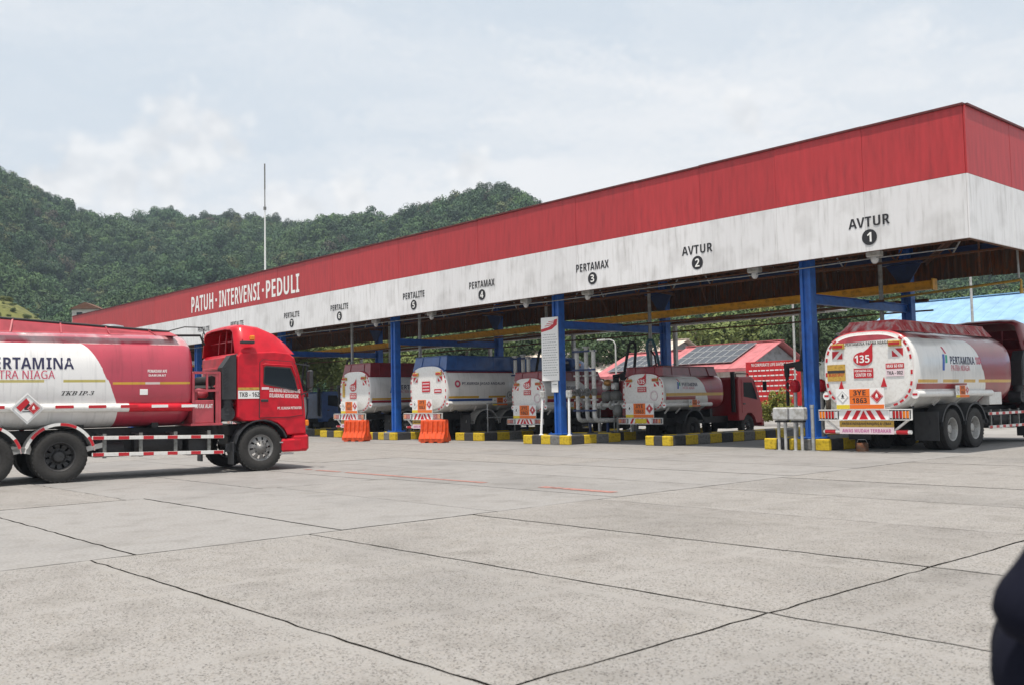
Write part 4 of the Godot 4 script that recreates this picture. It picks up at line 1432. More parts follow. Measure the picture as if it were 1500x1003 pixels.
func cab_big(t: Node, p: Dictionary, m: Material, fairing: bool) -> void:
	# side profile: u ahead of the cab's rear wall, y up
	var o := holder("cab", t, Vector3(0, 0, -p.cab_s))
	var hw: float = p.cab_hw
	var prof := PackedVector2Array([Vector2(0.0, 1.22), Vector2(0.0, 2.58), Vector2(0.06, 2.66), Vector2(0.9, 2.70), Vector2(1.22, 2.66), Vector2(1.36, 2.56), Vector2(1.48, 2.18), Vector2(1.585, 1.78), Vector2(1.63, 1.25), Vector2(1.635, 0.80), Vector2(1.18, 0.78), Vector2(1.10, 0.92), Vector2(0.93, 1.06), Vector2(0.72, 1.12), Vector2(0.3, 1.12), Vector2(0.12, 1.13)])
	put(shell(prof, hw, 0.05), "body", m, o)
	# door panel standing a little proud, with its window
	var door := PackedVector2Array([Vector2(0.50, 1.20), Vector2(0.52, 2.44), Vector2(0.60, 2.50), Vector2(1.28, 2.46), Vector2(1.40, 2.15), Vector2(1.52, 1.72), Vector2(1.55, 1.24), Vector2(1.2, 1.2)])
	for sd in [1.0, -1.0]:
		var xf := Transform3D(Basis(Vector3(0, 0, -1), Vector3(0, 1, 0), Vector3(sd, 0, 0)), Vector3(sd * (hw - 0.002), 0, 0))
		var d := holder("door", o)
		var gap_shade := MB.new()
		var b := MB.new()
		b.prism(door, xf, 0.014)
		for i in door.size():      # black strip painted in as the shade of the door seam
			var q0 := door[i]
			var q1 := door[(i + 1) % door.size()]
			gap_shade.bar(xf * Vector3(q0.x, q0.y, 0.003), xf * Vector3(q1.x, q1.y, 0.003), 0.016, 0.022)
		obj(b, "door_panel", m, d)
		obj(gap_shade, "door_gap_shade", M.black_plastic, d)
		b = MB.new()
		var win := PackedVector2Array([Vector2(0.60, 1.98), Vector2(0.62, 2.32), Vector2(0.66, 2.35), Vector2(1.24, 2.31), Vector2(1.34, 2.06), Vector2(1.41, 1.80), Vector2(0.64, 1.95)])
		b.prism(win, xf.translated(Vector3(sd * 0.014, 0, 0)), 0.004)
		obj(b, "window", M.glass, d)
		b = MB.new()
		for i in win.size():
			var q := win[i]
			var q2 := win[(i + 1) % win.size()]
			b.bar(xf * Vector3(q.x, q.y, 0.018), xf * Vector3(q2.x, q2.y, 0.018), 0.02, 0.03)
		obj(b, "window_seal", M.black_plastic, d)
		b = MB.new()
		b.tube([xf * Vector3(0.58, 2.385, 0.02), xf * Vector3(0.62, 2.40, 0.06), xf * Vector3(1.26, 2.37, 0.06), xf * Vector3(1.38, 2.12, 0.03)], 0.018, 6)
		obj(b, "rain_visor", m, d)
		b = MB.new()
		b.box(xf * Vector3(0.62, 1.58, 0.025), Vector3(0.03, 0.06, 0.17), 0.01)
		obj(b, "door_handle", M.black_plastic, d)
		b = MB.new()
		b.bar(xf * Vector3(1.36, 2.42, 0.02), xf * Vector3(1.62, 2.36, 0.26), 0.025, 0.025)
		b.bar(xf * Vector3(1.5, 1.7, 0.02), xf * Vector3(1.62, 1.78, 0.26), 0.025, 0.025)
		b.box(xf * Vector3(1.62, 2.05, 0.27), Vector3(0.20, 0.42, 0.09), 0.03)
		obj(b, "mirror", M.black_plastic, o)
		b = MB.new()
		b.box(xf * Vector3(1.66, 1.05, -0.08), Vector3(0.18, 0.14, 0.09), 0.02)
		obj(b, "indicator", M.lamp_amber, o)
	# windscreen, grille, headlamps
	var b := MB.new()
	b.face([Vector3(-hw + 0.14, 2.5, -1.392), Vector3(hw - 0.14, 2.5, -1.392), Vector3(hw - 0.10, 1.76, -1.60), Vector3(-hw + 0.10, 1.76, -1.60)], Vector3(0, 2, 0))
	obj(b, "windscreen", M.glass, o)
	b = MB.new()
	for k in 5: b.box(Vector3(0, 1.18 + 0.09 * k, -1.645), Vector3(hw * 1.5, 0.05, 0.03), 0.006)
	obj(b, "grille", M.black_plastic, o)
	b = MB.new()
	b.box(Vector3(0, 0.60, -1.50), Vector3(hw * 2.0 + 0.02, 0.40, 0.42), 0.06)
	for sd in [-1.0, 1.0]:
		b.box(Vector3(sd * (hw - 0.05), 0.55, -1.28), Vector3(0.14, 0.30, 0.5), 0.04)
	obj(b, "bumper", m, o)
	for sd in [-1.0, 1.0]:
		b = MB.new()
		b.box(Vector3(sd * hw * 0.72, 0.66, -1.712), Vector3(0.34, 0.18, 0.03), 0.01)
		obj(b, "headlight", M.lamp_clear, o)
		b = MB.new()
		for y in [0.36, 0.62]: b.box(Vector3(sd * (hw - 0.10), y, -1.15), Vector3(0.22, 0.03, 0.34), 0.006)
		obj(b, "step", M.steel, o)
		b = MB.new()     # front wheel arch lining and rear mud flap
		var c0 := Vector3(sd * (hw - 0.16), 0.52, -0.56)
		for i in 10:
			var a0 := lerpf(0.35, PI + 0.1, i / 10.0)
			var a1 := lerpf(0.35, PI + 0.1, (i + 1) / 10.0)
			b.bar(c0 + Vector3(0, sin(a0), -cos(a0)) * 0.625, c0 + Vector3(0, sin(a1), -cos(a1)) * 0.625, 0.34, 0.03)
		b.box(c0 + Vector3(0, -0.10, 0.66), Vector3(0.34, 0.5, 0.03), 0.01)
		obj(b, "wheel_arch", M.black_plastic, o)
	for x in [-0.8, -0.4, 0.4, 0.8]:
		boxpart("roof_marker", Vector3(x * hw, 2.69, -1.20), Vector3(0.12, 0.05, 0.07), M.lamp_amber, o, 0.012)
	b = MB.new()
	for x in [-0.55, 0.1]:
		b.bar(Vector3(x, 1.80, -1.63), Vector3(x + 0.5, 2.0, -1.575), 0.02, 0.015)
	obj(b, "wiper", M.black_plastic, o)
	# rear wall ribs and window
	b = MB.new()
	for k in 3: b.box(Vector3(0, 1.5 + 0.42 * k, 0.015), Vector3(hw * 1.7, 0.06, 0.03), 0.01)
	obj(b, "rear_rib", m, o)
	# air intake on the right rear corner
	b = MB.new()
	b.prism(PackedVector2Array([Vector2(0.02, 1.62), Vector2(0.02, 2.62), Vector2(0.14, 2.60), Vector2(0.34, 2.32), Vector2(0.34, 1.62)]), Transform3D(Basis(Vector3(0, 0, 1), Vector3(0, 1, 0), Vector3(-1, 0, 0)), Vector3(hw - 0.02, 0, 0)), 0.30)
	for k in 8: b.box(Vector3(hw - 0.015, 1.82 + 0.075 * k, 0.26), Vector3(0.02, 0.035, 0.10), 0.0, Basis(Vector3.RIGHT, 0.5))
	b.cyl(Vector3(hw - 0.2, 1.64, 0.18), Vector3(hw - 0.2, 1.25, 0.18), 0.13, 0.13, 14)
	for k in 4: b.cyl(Vector3(hw - 0.2, 1.58 - 0.09 * k, 0.18), Vector3(hw - 0.2, 1.54 - 0.09 * k, 0.18), 0.15, 0.15, 14)
	b.cyl(Vector3(hw - 0.42, 1.30, 0.2), Vector3(hw - 0.08, 1.30, 0.2), 0.17, 0.17, 16)
	obj(b, "air_intake", M.black_plastic, o)
	if not fairing: return
	# roof deflector: a hollow shell, open to the rear
	var f := holder("roof_deflector", o)
	var outer := []
	var inner := []
	var rows := [[-0.02, 3.24, 0.93], [0.20, 3.31, 0.97], [0.6, 3.26, 0.985], [0.95, 3.12, 0.98], [1.22, 2.90, 0.955], [1.38, 2.66, 0.93]]
	for rw in rows:
		rw[1] += p.get("fairing_lift", 0.0) * clampf((1.38 - rw[0]) / 0.6, 0.0, 1.0)
		var a := PackedVector3Array()
		var c := PackedVector3Array()
		var bot := 2.64
		for k in 15:
			var q := -1.0 + 2.0 * k / 14.0
			var xx: float = q * hw * rw[2]
			var yy: float = lerpf(rw[1], bot, pow(absf(q), 14.0))
			if absf(q) < 0.45: yy += 0.02
			a.append(Vector3(xx, yy, -rw[0]))
			c.append(Vector3(xx * 0.965, maxf(yy - 0.045, bot), -rw[0]))
		outer.append(a)
		inner.append(c)
	b = MB.new()
	b.smooth(true)
	var bi := MB.new()
	for r in rows.size() - 1:
		for k in 14:
			b.quad(outer[r][k], outer[r][k + 1], outer[r + 1][k + 1], outer[r + 1][k])
			bi.quad(inner[r][k + 1], inner[r][k], inner[r + 1][k], inner[r + 1][k + 1])
	for k in 14: b.quad(outer[0][k + 1], outer[0][k], inner[0][k], inner[0][k + 1])
	obj(b, "shell", m, f)
	obj(bi, "inside", m, f)
	b = MB.new()
	for x in [-0.35, 0.1, 0.5]: b.bar(Vector3(x, 2.68, -0.12), Vector3(x, 3.2, -0.16), 0.025, 0.025)
	b.bar(Vector3(-hw * 0.9, 2.95, -0.16), Vector3(hw * 0.9, 2.95, -0.16), 0.02, 0.02)
	obj(b, "support", m, f)
	b = MB.new()
	b.box(Vector3(hw + 0.03, 2.98, -0.33), Vector3(0.09, 0.11, 0.11), 0.02)
	obj(b, "marker_lamp", M.lamp_amber, f)
	b = MB.new()
	b.box(Vector3(hw + 0.02, 2.88, -0.22), Vector3(0.14, 0.06, 0.30), 0.01)
	obj(b, "marker_bracket", M.black_plastic, f)

func shell(prof: PackedVector2Array, hw: float, r: float) -> ArrayMesh:   # a side profile widened to a body with softened side edges
	var b := MB.new()
	var c := Vector2()
	for v in prof: c += v / prof.size()
	var lay := []
	for l in [[-hw, 1.0], [-hw + r * 0.35, 0.35], [-hw + r, 0.0], [hw - r, 0.0], [hw - r * 0.35, 0.35], [hw, 1.0]]:
		var row := PackedVector3Array()
		for v in prof:
			var q = v + (c - v).normalized() * r * 0.7 * l[1]
			row.append(Vector3(l[0], q.y, -q.x))
		lay.append(row)
	b.smooth(false)
	for i in lay.size() - 1:
		for k in prof.size():
			var k2 := (k + 1) % prof.size()
			b.quad(lay[i][k], lay[i][k2], lay[i + 1][k2], lay[i + 1][k])
	var idx := Geometry2D.triangulate_polygon(prof)
	for i in range(0, idx.size(), 3):
		b.tri(lay[0][idx[i]], lay[0][idx[i + 1]], lay[0][idx[i + 2]])
		b.tri(lay[5][idx[i]], lay[5][idx[i + 2]], lay[5][idx[i + 1]])
	return b.done()

func cab_small(t: Node, p: Dictionary, m: Material) -> void:
	var o := holder("cab", t, Vector3(0, 0, -p.cab_s))
	var hw: float = p.cab_hw
	var prof := PackedVector2Array([Vector2(0.0, 0.75), Vector2(0.0, 2.10), Vector2(0.08, 2.18), Vector2(0.85, 2.20), Vector2(1.02, 2.12), Vector2(1.22, 1.75), Vector2(1.42, 1.32), Vector2(1.52, 0.95), Vector2(1.52, 0.48), Vector2(1.10, 0.48), Vector2(1.02, 0.68), Vector2(0.82, 0.84), Vector2(0.55, 0.84), Vector2(0.36, 0.7), Vector2(0.3, 0.6), Vector2(0.02, 0.6)])
	put(shell(prof, hw, 0.04), "body", m, o)
	for sd in [1.0, -1.0]:
		var xf := Transform3D(Basis(Vector3(0, 0, -1), Vector3(0, 1, 0), Vector3(sd, 0, 0)), Vector3(sd * (hw - 0.002), 0, 0))
		var d := holder("door", o)
		var b := MB.new()
		b.prism(PackedVector2Array([Vector2(0.22, 0.88), Vector2(0.22, 2.08), Vector2(0.9, 2.08), Vector2(1.16, 1.66), Vector2(1.30, 1.32), Vector2(1.30, 0.88)]), xf, 0.012)
		obj(b, "door_panel", m, d)
		b = MB.new()
		b.prism(PackedVector2Array([Vector2(0.32, 1.46), Vector2(0.33, 1.98), Vector2(0.86, 1.98), Vector2(1.08, 1.60), Vector2(1.18, 1.34), Vector2(0.62, 1.42)]), xf.translated(Vector3(sd * 0.012, 0, 0)), 0.004)
		obj(b, "window", M.glass, d)
		b = MB.new()
		b.box(xf * Vector3(0.34, 1.2, 0.02), Vector3(0.025, 0.05, 0.14), 0.008)
		obj(b, "door_handle", M.black_plastic, d)
		b = MB.new()
		b.bar(xf * Vector3(1.0, 2.0, 0.0), xf * Vector3(1.36, 2.0, 0.2), 0.02, 0.02)
		b.box(xf * Vector3(1.38, 1.84, 0.22), Vector3(0.16, 0.34, 0.07), 0.02)
		obj(b, "mirror", M.black_plastic, o)
		b = MB.new()
		b.box(Vector3(sd * hw * 0.74, 0.85, -1.525), Vector3(0.28, 0.16, 0.04), 0.01)
		obj(b, "headlight", M.lamp_clear, o)
	var b := MB.new()
	b.face([Vector3(-hw + 0.1, 2.06, -1.062), Vector3(hw - 0.1, 2.06, -1.062), Vector3(hw - 0.06, 1.36, -1.412), Vector3(-hw + 0.06, 1.36, -1.412)], Vector3(0, 1.5, 0))
	obj(b, "windscreen", M.glass, o)
	b = MB.new()
	b.box(Vector3(0, 0.50, -1.50), Vector3(hw * 2.0 + 0.02, 0.28, 0.16), 0.04)
	obj(b, "bumper", m, o)
	b = MB.new()
	for x in [-0.5, -0.36]: b.cyl(Vector3(-x * 0.0 + hw - 0.12, 0.9, 0.14), Vector3(hw - 0.12, 2.28, 0.14), 0.08, 0.08, 12)
	b.box(Vector3(hw - 0.12, 2.3, 0.14), Vector3(0.16, 0.14, 0.12), 0.02)
	obj(b, "air_intake", M.black_plastic, o)
	b = MB.new()
	b.tube([Vector3(-hw + 0.15, 2.18, -0.1), Vector3(-hw + 0.15, 2.30, -0.1), Vector3(-hw + 0.15, 2.30, -0.85), Vector3(-hw + 0.15, 2.16, -0.9)], 0.02, 6)
	b.tube([Vector3(hw - 0.15, 2.18, -0.1), Vector3(hw - 0.15, 2.30, -0.1), Vector3(hw - 0.15, 2.30, -0.85), Vector3(hw - 0.15, 2.16, -0.9)], 0.02, 6)
	obj(b, "roof_rack", M.chassis, o)

func rear_dashes(t: Node, p: Dictionary, n: int) -> void:   # red reflective dashes round the rim of the rear face
	var o := holder("rim_reflectors", t)
	for i in n:
		var v := 0.24 + 0.60 * i / (n - 1)
		for sg in [1.0, -1.0]:
			var c = section(v, p.hw, 0.0, p.hh) * 0.93
			var c2 := section(v + 0.012, p.hw, 0.0, p.hh) * 0.93
			var d := (c2 - c).normalized()
			var k: float = p.hw / 1.22
			var b := MB.new()
			b.box(Vector3.ZERO, Vector3(0.05 * k, 0.105 * k, 0.006), 0.0, Basis(Vector3(d.y * sg, -d.x, 0) , Vector3(d.x * sg, d.y, 0), Vector3(0, 0, sg)))
			obj(b, "dash", M.reflect_red, o, Vector3(c.x * sg, p.cy + c.y, p.z_tank + 0.006))

func tanker(called: String, label: String, at: Vector3, turn: float, p: Dictionary) -> Node3D:
	var t := thing(called, label, "tank truck", at, turn, "tank trucks in the depot")
	var big: bool = p.big
	var body: Node3D = t
	if p.get("pitch", 0.0) != 0.0:     # nose-down stance of the body on its springs
		p.bodyx = Transform3D(Basis(Vector3.RIGHT, -p.pitch), Vector3.ZERO)
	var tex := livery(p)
	var m := StandardMaterial3D.new()
	m.albedo_texture = tex
	m.roughness = p.get("gloss", 0.36)
	coat(m, 0.7, 0.16)
	var tank := holder("tank", t, Vector3.ZERO)
	put(tank_skin(p), "tank_shell", m, tank, Vector3(0, 0, p.z_tank))
	put(tank_end(p), "tank_end", M.white, tank, Vector3(0, 0, p.z_tank))
	if p.has("red_cap"):      # upper part of the rear face painted red
		var cap := PackedVector2Array()
		for i in 41:
			var c = section(-0.5 + i / 40.0, p.hw * 0.885, p.cy, p.hh * 0.885)
			cap.append(Vector2(c.x, maxf(c.y, p.red_cap + c.x * 0.03)))
		var cb := MB.new()
		cb.prism(cap, Transform3D(Basis(), Vector3(0, 0, p.z_tank + 0.0165)), 0.004)
		obj(cb, "red_cap", M.red_faded, tank)
	coaming(t, p, p.coam_mat)
	# chassis
	var hw: float = p.cab_hw
	var fr := 0.92 if big else 0.66
	var b := MB.new()
	for s in [-1.0, 1.0]:
		b.box(Vector3(s * 0.42, fr, -p.total * 0.5 - 0.1), Vector3(0.09, 0.24, p.total - 0.5), 0.005)
	for k in 7: b.box(Vector3(0, fr, -0.5 - (p.total - 1.4) * k / 6.0), Vector3(0.76, 0.16, 0.09))
	obj(b, "chassis", M.chassis, t)
	var lo: float = p.cy - p.hh
	for k in 4:      # saddles under the tank
		b = MB.new()
		b.box(Vector3(0, (fr + 0.12 + lo + 0.16) * 0.5, p.z_tank - p.len * (k + 0.5) / 4.0), Vector3(p.hw * 1.25, lo + 0.16 - fr - 0.12, 0.14))
		obj(b, "saddle", M.chassis, t)
	# wheels
	var r: float = p.wheel_r
	for s in p.rear_axles:
		for sd in [-1.0, 1.0]:
			wheel(t, sd * (hw - 0.14), s, r, p.tyre_w, sd, p.get("rim", M.rim_dark), "rear")
			wheel(t, sd * (hw - 0.14 - p.tyre_w * 1.25), s, r, p.tyre_w, -sd, M.rim_dark, "rear")
		b = MB.new()
		b.cyl(Vector3(-hw + 0.4, r, -s), Vector3(hw - 0.4, r, -s), 0.09, 0.09, 10)
		b.lathe(Vector3(-0.22, r, -s), Vector3.RIGHT, [[0.0, 0.0], [0.16, 0.02], [0.24, 0.14], [0.24, 0.3], [0.16, 0.42], [0.0, 0.44]], 14)
		obj(b, "axle", M.chassis, t)
		for sd in [-1.0, 1.0]:
			fender(t, sd * (hw - 0.22), s, r + 0.13, 0.46, 0.15, PI - 0.15, p.fender, p.get("fender_stripes", false))
	for sd in [-1.0, 1.0]:
		wheel(t, sd * (hw - 0.15), p.front_axle, r, p.tyre_w, sd, p.get("front_rim", M.rim_dark), "front")
	b = MB.new()
	b.box(Vector3(0, r - 0.02, -p.front_axle), Vector3(hw * 2.0 - 0.5, 0.1, 0.12))
	b.box(Vector3(0, fr - 0.12, -p.front_axle - 0.1), Vector3(0.7, 0.5, 1.1), 0.05)
	obj(b, "axle", M.chassis, t)
	# tube along the lower edge of the tank, with brackets
	for sd in [-1.0, 1.0]:
		var x: float = sd * (p.hw - 0.04)
		var y: float = p.tube_y
		var o := holder("side_tube", t)
		b = MB.new()
		b.cyl(Vector3(x, y, p.z_tank - 0.05), Vector3(x, y - p.get("tube_drop", 0.0), p.z_tank - p.tube_len), p.tube_r, p.tube_r, 14)
		obj(b, "tube", p.get("tube_mat", M.white), o)
		if p.has("tube_front"):
			b = MB.new()
			b.cyl(Vector3(x, y - p.get("tube_drop", 0.0), p.z_tank - p.tube_len), Vector3(x, y - p.get("tube_drop", 0.0) * 1.25, p.z_tank - p.len + 0.1), p.tube_r * 0.98, p.tube_r * 0.98, 14)
			obj(b, "tube", p.tube_front, o)
		for k in 4:
			b = MB.new()
			b.bar(Vector3(x, y, p.z_tank - 0.4 - (p.tube_len - 0.8) * k / 3.0), Vector3(x - sd * 0.3, y - 0.28, p.z_tank - 0.4 - (p.tube_len - 0.8) * k / 3.0), 0.03, 0.05)
			obj(b, "bracket", M.white, o)
		var nm: int = p.get("tube_marks", 0)
		for k in nm:
			b = MB.new()
			var f := (k + 0.4) / nm
			var yy: float = y - p.get("tube_drop", 0.0) * f
			b.box(Vector3(x + sd * (p.tube_r + 0.002), yy + 0.01, p.z_tank - p.tube_len * 1.35 * f), Vector3(0.004, 0.06, 0.34), 0.0)
			obj(b, "reflective_strip", M.reflect_red if p.z_tank - p.tube_len * 1.35 * f > p.z_tank - p.tube_len else M.white_clean, o)
	# side guards
	if p.has("guard"):
		for sd in [-1.0, 1.0]:
			var g: Array = p.guard       # s0, s1, y low, y high
			var x: float = sd * (hw - 0.03)
			for y in [g[2], g[3]]:
				striped_bar(t, "side_guard", Vector3(x, y + p.get("guard_drop", 0.0), -g[0]), Vector3(x, y - p.get("guard_drop", 0.0), -g[1]), 0.075, 11, M.white, Vector3(sd * 0.017, 0, 0))
			for k in 4:
				b = MB.new()
				var s := lerpf(g[0], g[1], (k + 0.35) / 3.8)
				b.box(Vector3(x - sd * 0.035, (g[2] + g[3]) * 0.5 + 0.03, -s), Vector3(0.04, g[3] - g[2] + 0.16, 0.07))
				b.bar(Vector3(x - sd * 0.04, g[3] + 0.05, -s), Vector3(sd * 0.45, fr, -s), 0.04, 0.05)
				obj(b, "guard_post", M.valve_grey, t)
		b = MB.new()      # fuel tank, air bottles and dark boxes added to darken behind the guard
		b.cyl(Vector3(hw - 0.5, 0.68, -p.guard[0] - 0.9), Vector3(hw - 0.5, 0.68, -p.guard[0] - 1.9), 0.24, 0.24, 18)
		b.cyl(Vector3(hw - 0.45, 0.62, -p.guard[0] - 0.2), Vector3(hw - 0.45, 0.62, -p.guard[0] - 0.7), 0.14, 0.14, 14)
		b.box(Vector3(0, 0.66, -p.guard[0] - 1.3), Vector3(1.3, 0.42, 2.3), 0.04)
		b.box(Vector3(hw - 0.42, 0.6, -p.guard[0] - 2.25), Vector3(0.5, 0.36, 0.5), 0.02)
		obj(b, "fuel_tank_dark_boxes", M.chassis, t)
	cab_by_size(t, p)
	rear_end(t, p)
	return t

func cab_by_size(t: Node3D, p: Dictionary) -> void:
	if p.big: cab_big(t, p, p.cab_mat, p.get("fairing", true))
	else: cab_small(t, p, p.cab_mat)

func rear_end(t: Node3D, p: Dictionary) -> void:
	var k: float = 1.0 if p.big else 0.78
	var y: float = p.bumper_y
	var hw: float = p.bumper_hw
	var o := holder("rear_bumper", t)
	var b := MB.new()
	b.box(Vector3(0, y, -0.05), Vector3(hw * 2.0, 0.27 * k, 0.06), 0.008)
	for s in [-1.0, 1.0]:
		b.bar(Vector3(s * 0.5, y, -0.06), Vector3(s * 0.42, y, -0.6), 0.06, 0.1)
	obj(b, "beam", M.white, o)
	b = MB.new()
	for s in [-1.0, 1.0]:
		b.box(Vector3(0, y + s * 0.125 * k, 0.0), Vector3(hw * 2.0, 0.018, 0.06))
	obj(b, "beam_edge", M.white_clean, o)
	chevron_panel(o, Vector3(0, y, -0.01), hw * 1.1, 0.225 * k)
	for s in [-1.0, 1.0]:
		tail_lamp(o, Vector3(s * hw * 0.77, y, -0.005), hw * 0.42, 0.2 * k)
	hazard_board(t, Vector3(p.get("board_x", 0.0), y + 0.135 * k + 0.30 * p.board_w / 1.52 + 0.01, 0.0), p.board_w)
	if p.big:
		boxpart("warning_board", Vector3(0.05, y - 0.225, -0.02), Vector3(1.42, 0.16, 0.02), M.ochre, t)
		text("AWAS KENDARAAN PANJANG & LEBAR", 0.075, 1.3, M.ink_worn, t, Vector3(0.05, y - 0.225, -0.006))
		boxpart("warning_board", Vector3(0.05, y - 0.39, -0.02), Vector3(1.42, 0.165, 0.02), M.pink_sign, t)
		text("AWAS MUDAH TERBAKAR", 0.085, 1.28, M.get("magenta"), t, Vector3(0.05, y - 0.39, -0.006))
		b = MB.new()
		b.cyl(Vector3(-hw + 0.08, y - 0.42, -0.08), Vector3(hw - 0.05, y - 0.42, -0.08), 0.05, 0.05, 12)
		obj(b, "underrun_tube", M.white, t)
		for s in [-1.0, 1.0]:
			b = MB.new()
			b.cyl(Vector3(s * hw * 0.66, y - 0.42, -0.08), Vector3(s * hw * 0.9, y - 0.42, -0.08), 0.053, 0.053, 12)
			obj(b, "reflective_strip", M.reflect_red, t)
			b = MB.new()
			b.bar(Vector3(s * hw * 0.62, y - 0.38, -0.1), Vector3(s * hw * 0.95, y - 0.08, -0.1), 0.05, 0.05)
			obj(b, "strut", M.white, t)
		for s in [-1.0, 1.0]:
			boxpart("mud_flap", Vector3(s * (p.cab_hw - 0.3), 0.62, -p.rear_axles[0] + 0.82), Vector3(0.62, 0.72, 0.02), M.black_plastic, t)
	for s in [-1.0, 1.0]:      # round side markers on the tube ends
		b = MB.new()
		b.cyl(Vector3(s * (p.hw - 0.04), p.tube_y, p.z_tank - 0.05), Vector3(s * (p.hw - 0.04), p.tube_y, p.z_tank - 0.02), p.tube_r * 1.15, p.tube_r * 1.15, 18)
		obj(b, "tube_cap", M.white_clean, t)
		boxpart("reflective_strip", Vector3(s * (p.hw - 0.04), p.tube_y, p.z_tank - 0.017), Vector3(0.12, 0.05, 0.005) * k, M.reflect_red, t)
	rear_dashes(t, p, 10)
	var zf: float = p.z_tank + 0.018
	for s in [-1.0, 1.0]:
		boxpart("marker_lamp", Vector3(s * p.hw * 0.62, p.cy + p.hh * 0.64, zf + 0.03), Vector3(0.32, 0.13, 0.08) * k, M.ochre, t, 0.01)
		boxpart("lamp_lens", Vector3(s * p.hw * 0.62, p.cy + p.hh * 0.635, zf + 0.03 + 0.042 * k), Vector3(0.28, 0.07, 0.012) * k, M.lamp_red, t, 0.004)
		var a := PackedVector2Array([Vector2(-0.14, -0.1), Vector2(0.02, -0.1), Vector2(-0.14, 0.06)])
		var c := PackedVector2Array([Vector2(-0.06, 0.1), Vector2(0.14, -0.1), Vector2(0.14, 0.1)])
		for pl in [a, c]:
			var q := PackedVector2Array()
			for v in pl: q.append(Vector2(v.x * s, v.y) * k)
			b = MB.new()
			b.prism(q, Transform3D(Basis(), Vector3(s * p.hw * 0.66, p.cy + p.hh * 0.42, zf)), 0.004)
			obj(b, "reflective_mark", M.reflect_red, t)

func pertamina_side(t: Node3D, p: Dictionary, k: float, s0: float, y0: float, name_cap: float, name_len: float) -> void:
	# emblem of a blue, a green and a red slanted bar, then the two lines of lettering
	if not M.has("logo_blue"):
		M.logo_blue = mat(Color(0.02, 0.09, 0.45), 0.4)
		M.logo_green = mat(Color(0.01, 0.36, 0.20), 0.4)
		M.navy_ink = mat(Color(0.025, 0.025, 0.075), 0.5)
		M.red_ink = mat(Color(0.55, 0.06, 0.12), 0.5)
	side_patch(t, p, PackedVector2Array([Vector2(-0.10, -0.28) * k, Vector2(0.04, -0.28) * k, Vector2(0.12, 0.20) * k, Vector2(-0.02, 0.20) * k]), M.logo_blue, s0, y0)
	side_patch(t, p, PackedVector2Array([Vector2(0.12, -0.06) * k, Vector2(0.25, -0.06) * k, Vector2(0.29, 0.18) * k, Vector2(0.16, 0.18) * k]), M.logo_green, s0, y0)
	side_patch(t, p, PackedVector2Array([Vector2(0.15, 0.22) * k, Vector2(0.26, 0.22) * k, Vector2(0.13, 0.42) * k, Vector2(0.02, 0.42) * k]), M.red_ink, s0, y0)
	side_text(t, p, "PERTAMINA", name_cap, name_len, M.navy_ink, s0 + 0.45 * k + name_len * 0.5, y0 + 0.03 * k)
	side_text(t, p, "PATRA NIAGA", name_cap * 0.72, name_len * 0.76, M.red_ink, s0 + 0.45 * k + name_len * 0.40, y0 + 0.03 * k - name_cap * 0.98, "plain")

const BIG := {"big": true, "hw": 1.21, "cy": 2.0, "hh": 0.92, "len": 6.3, "z_tank": -0.3, "total": 8.9, "cab_s": 7.25, "cab_hw": 1.2, "front_axle": 7.8, "rear_axles": [2.25, 3.6], "wheel_r": 0.52, "tyre_w": 0.28, "bumper_y": 0.94, "bumper_hw": 1.21, "board_w": 1.5, "tube_y": 1.42, "tube_r": 0.09, "tube_len": 4.4, "coam_top": 3.28}
const SMALL := {"big": false, "hw": 0.93, "cy": 1.66, "hh": 0.66, "len": 3.45, "z_tank": -0.2, "total": 5.9, "cab_s": 4.36, "cab_hw": 0.95, "front_axle": 4.98, "rear_axles": [1.75], "wheel_r": 0.40, "tyre_w": 0.2, "bumper_y": 0.70, "bumper_hw": 0.95, "board_w": 1.24, "tube_y": 1.22, "tube_r": 0.075, "tube_len": 2.6, "coam_top": 2.52, "coam_w0": 0.9, "coam_w1": 0.86, "coam_slope": 0.05}

func spec(base: Dictionary, more: Dictionary) -> Dictionary:
	var d := base.duplicate()
	d.merge(more, true)
	d.y_low = d.cy - d.hh * 0.6
	return d

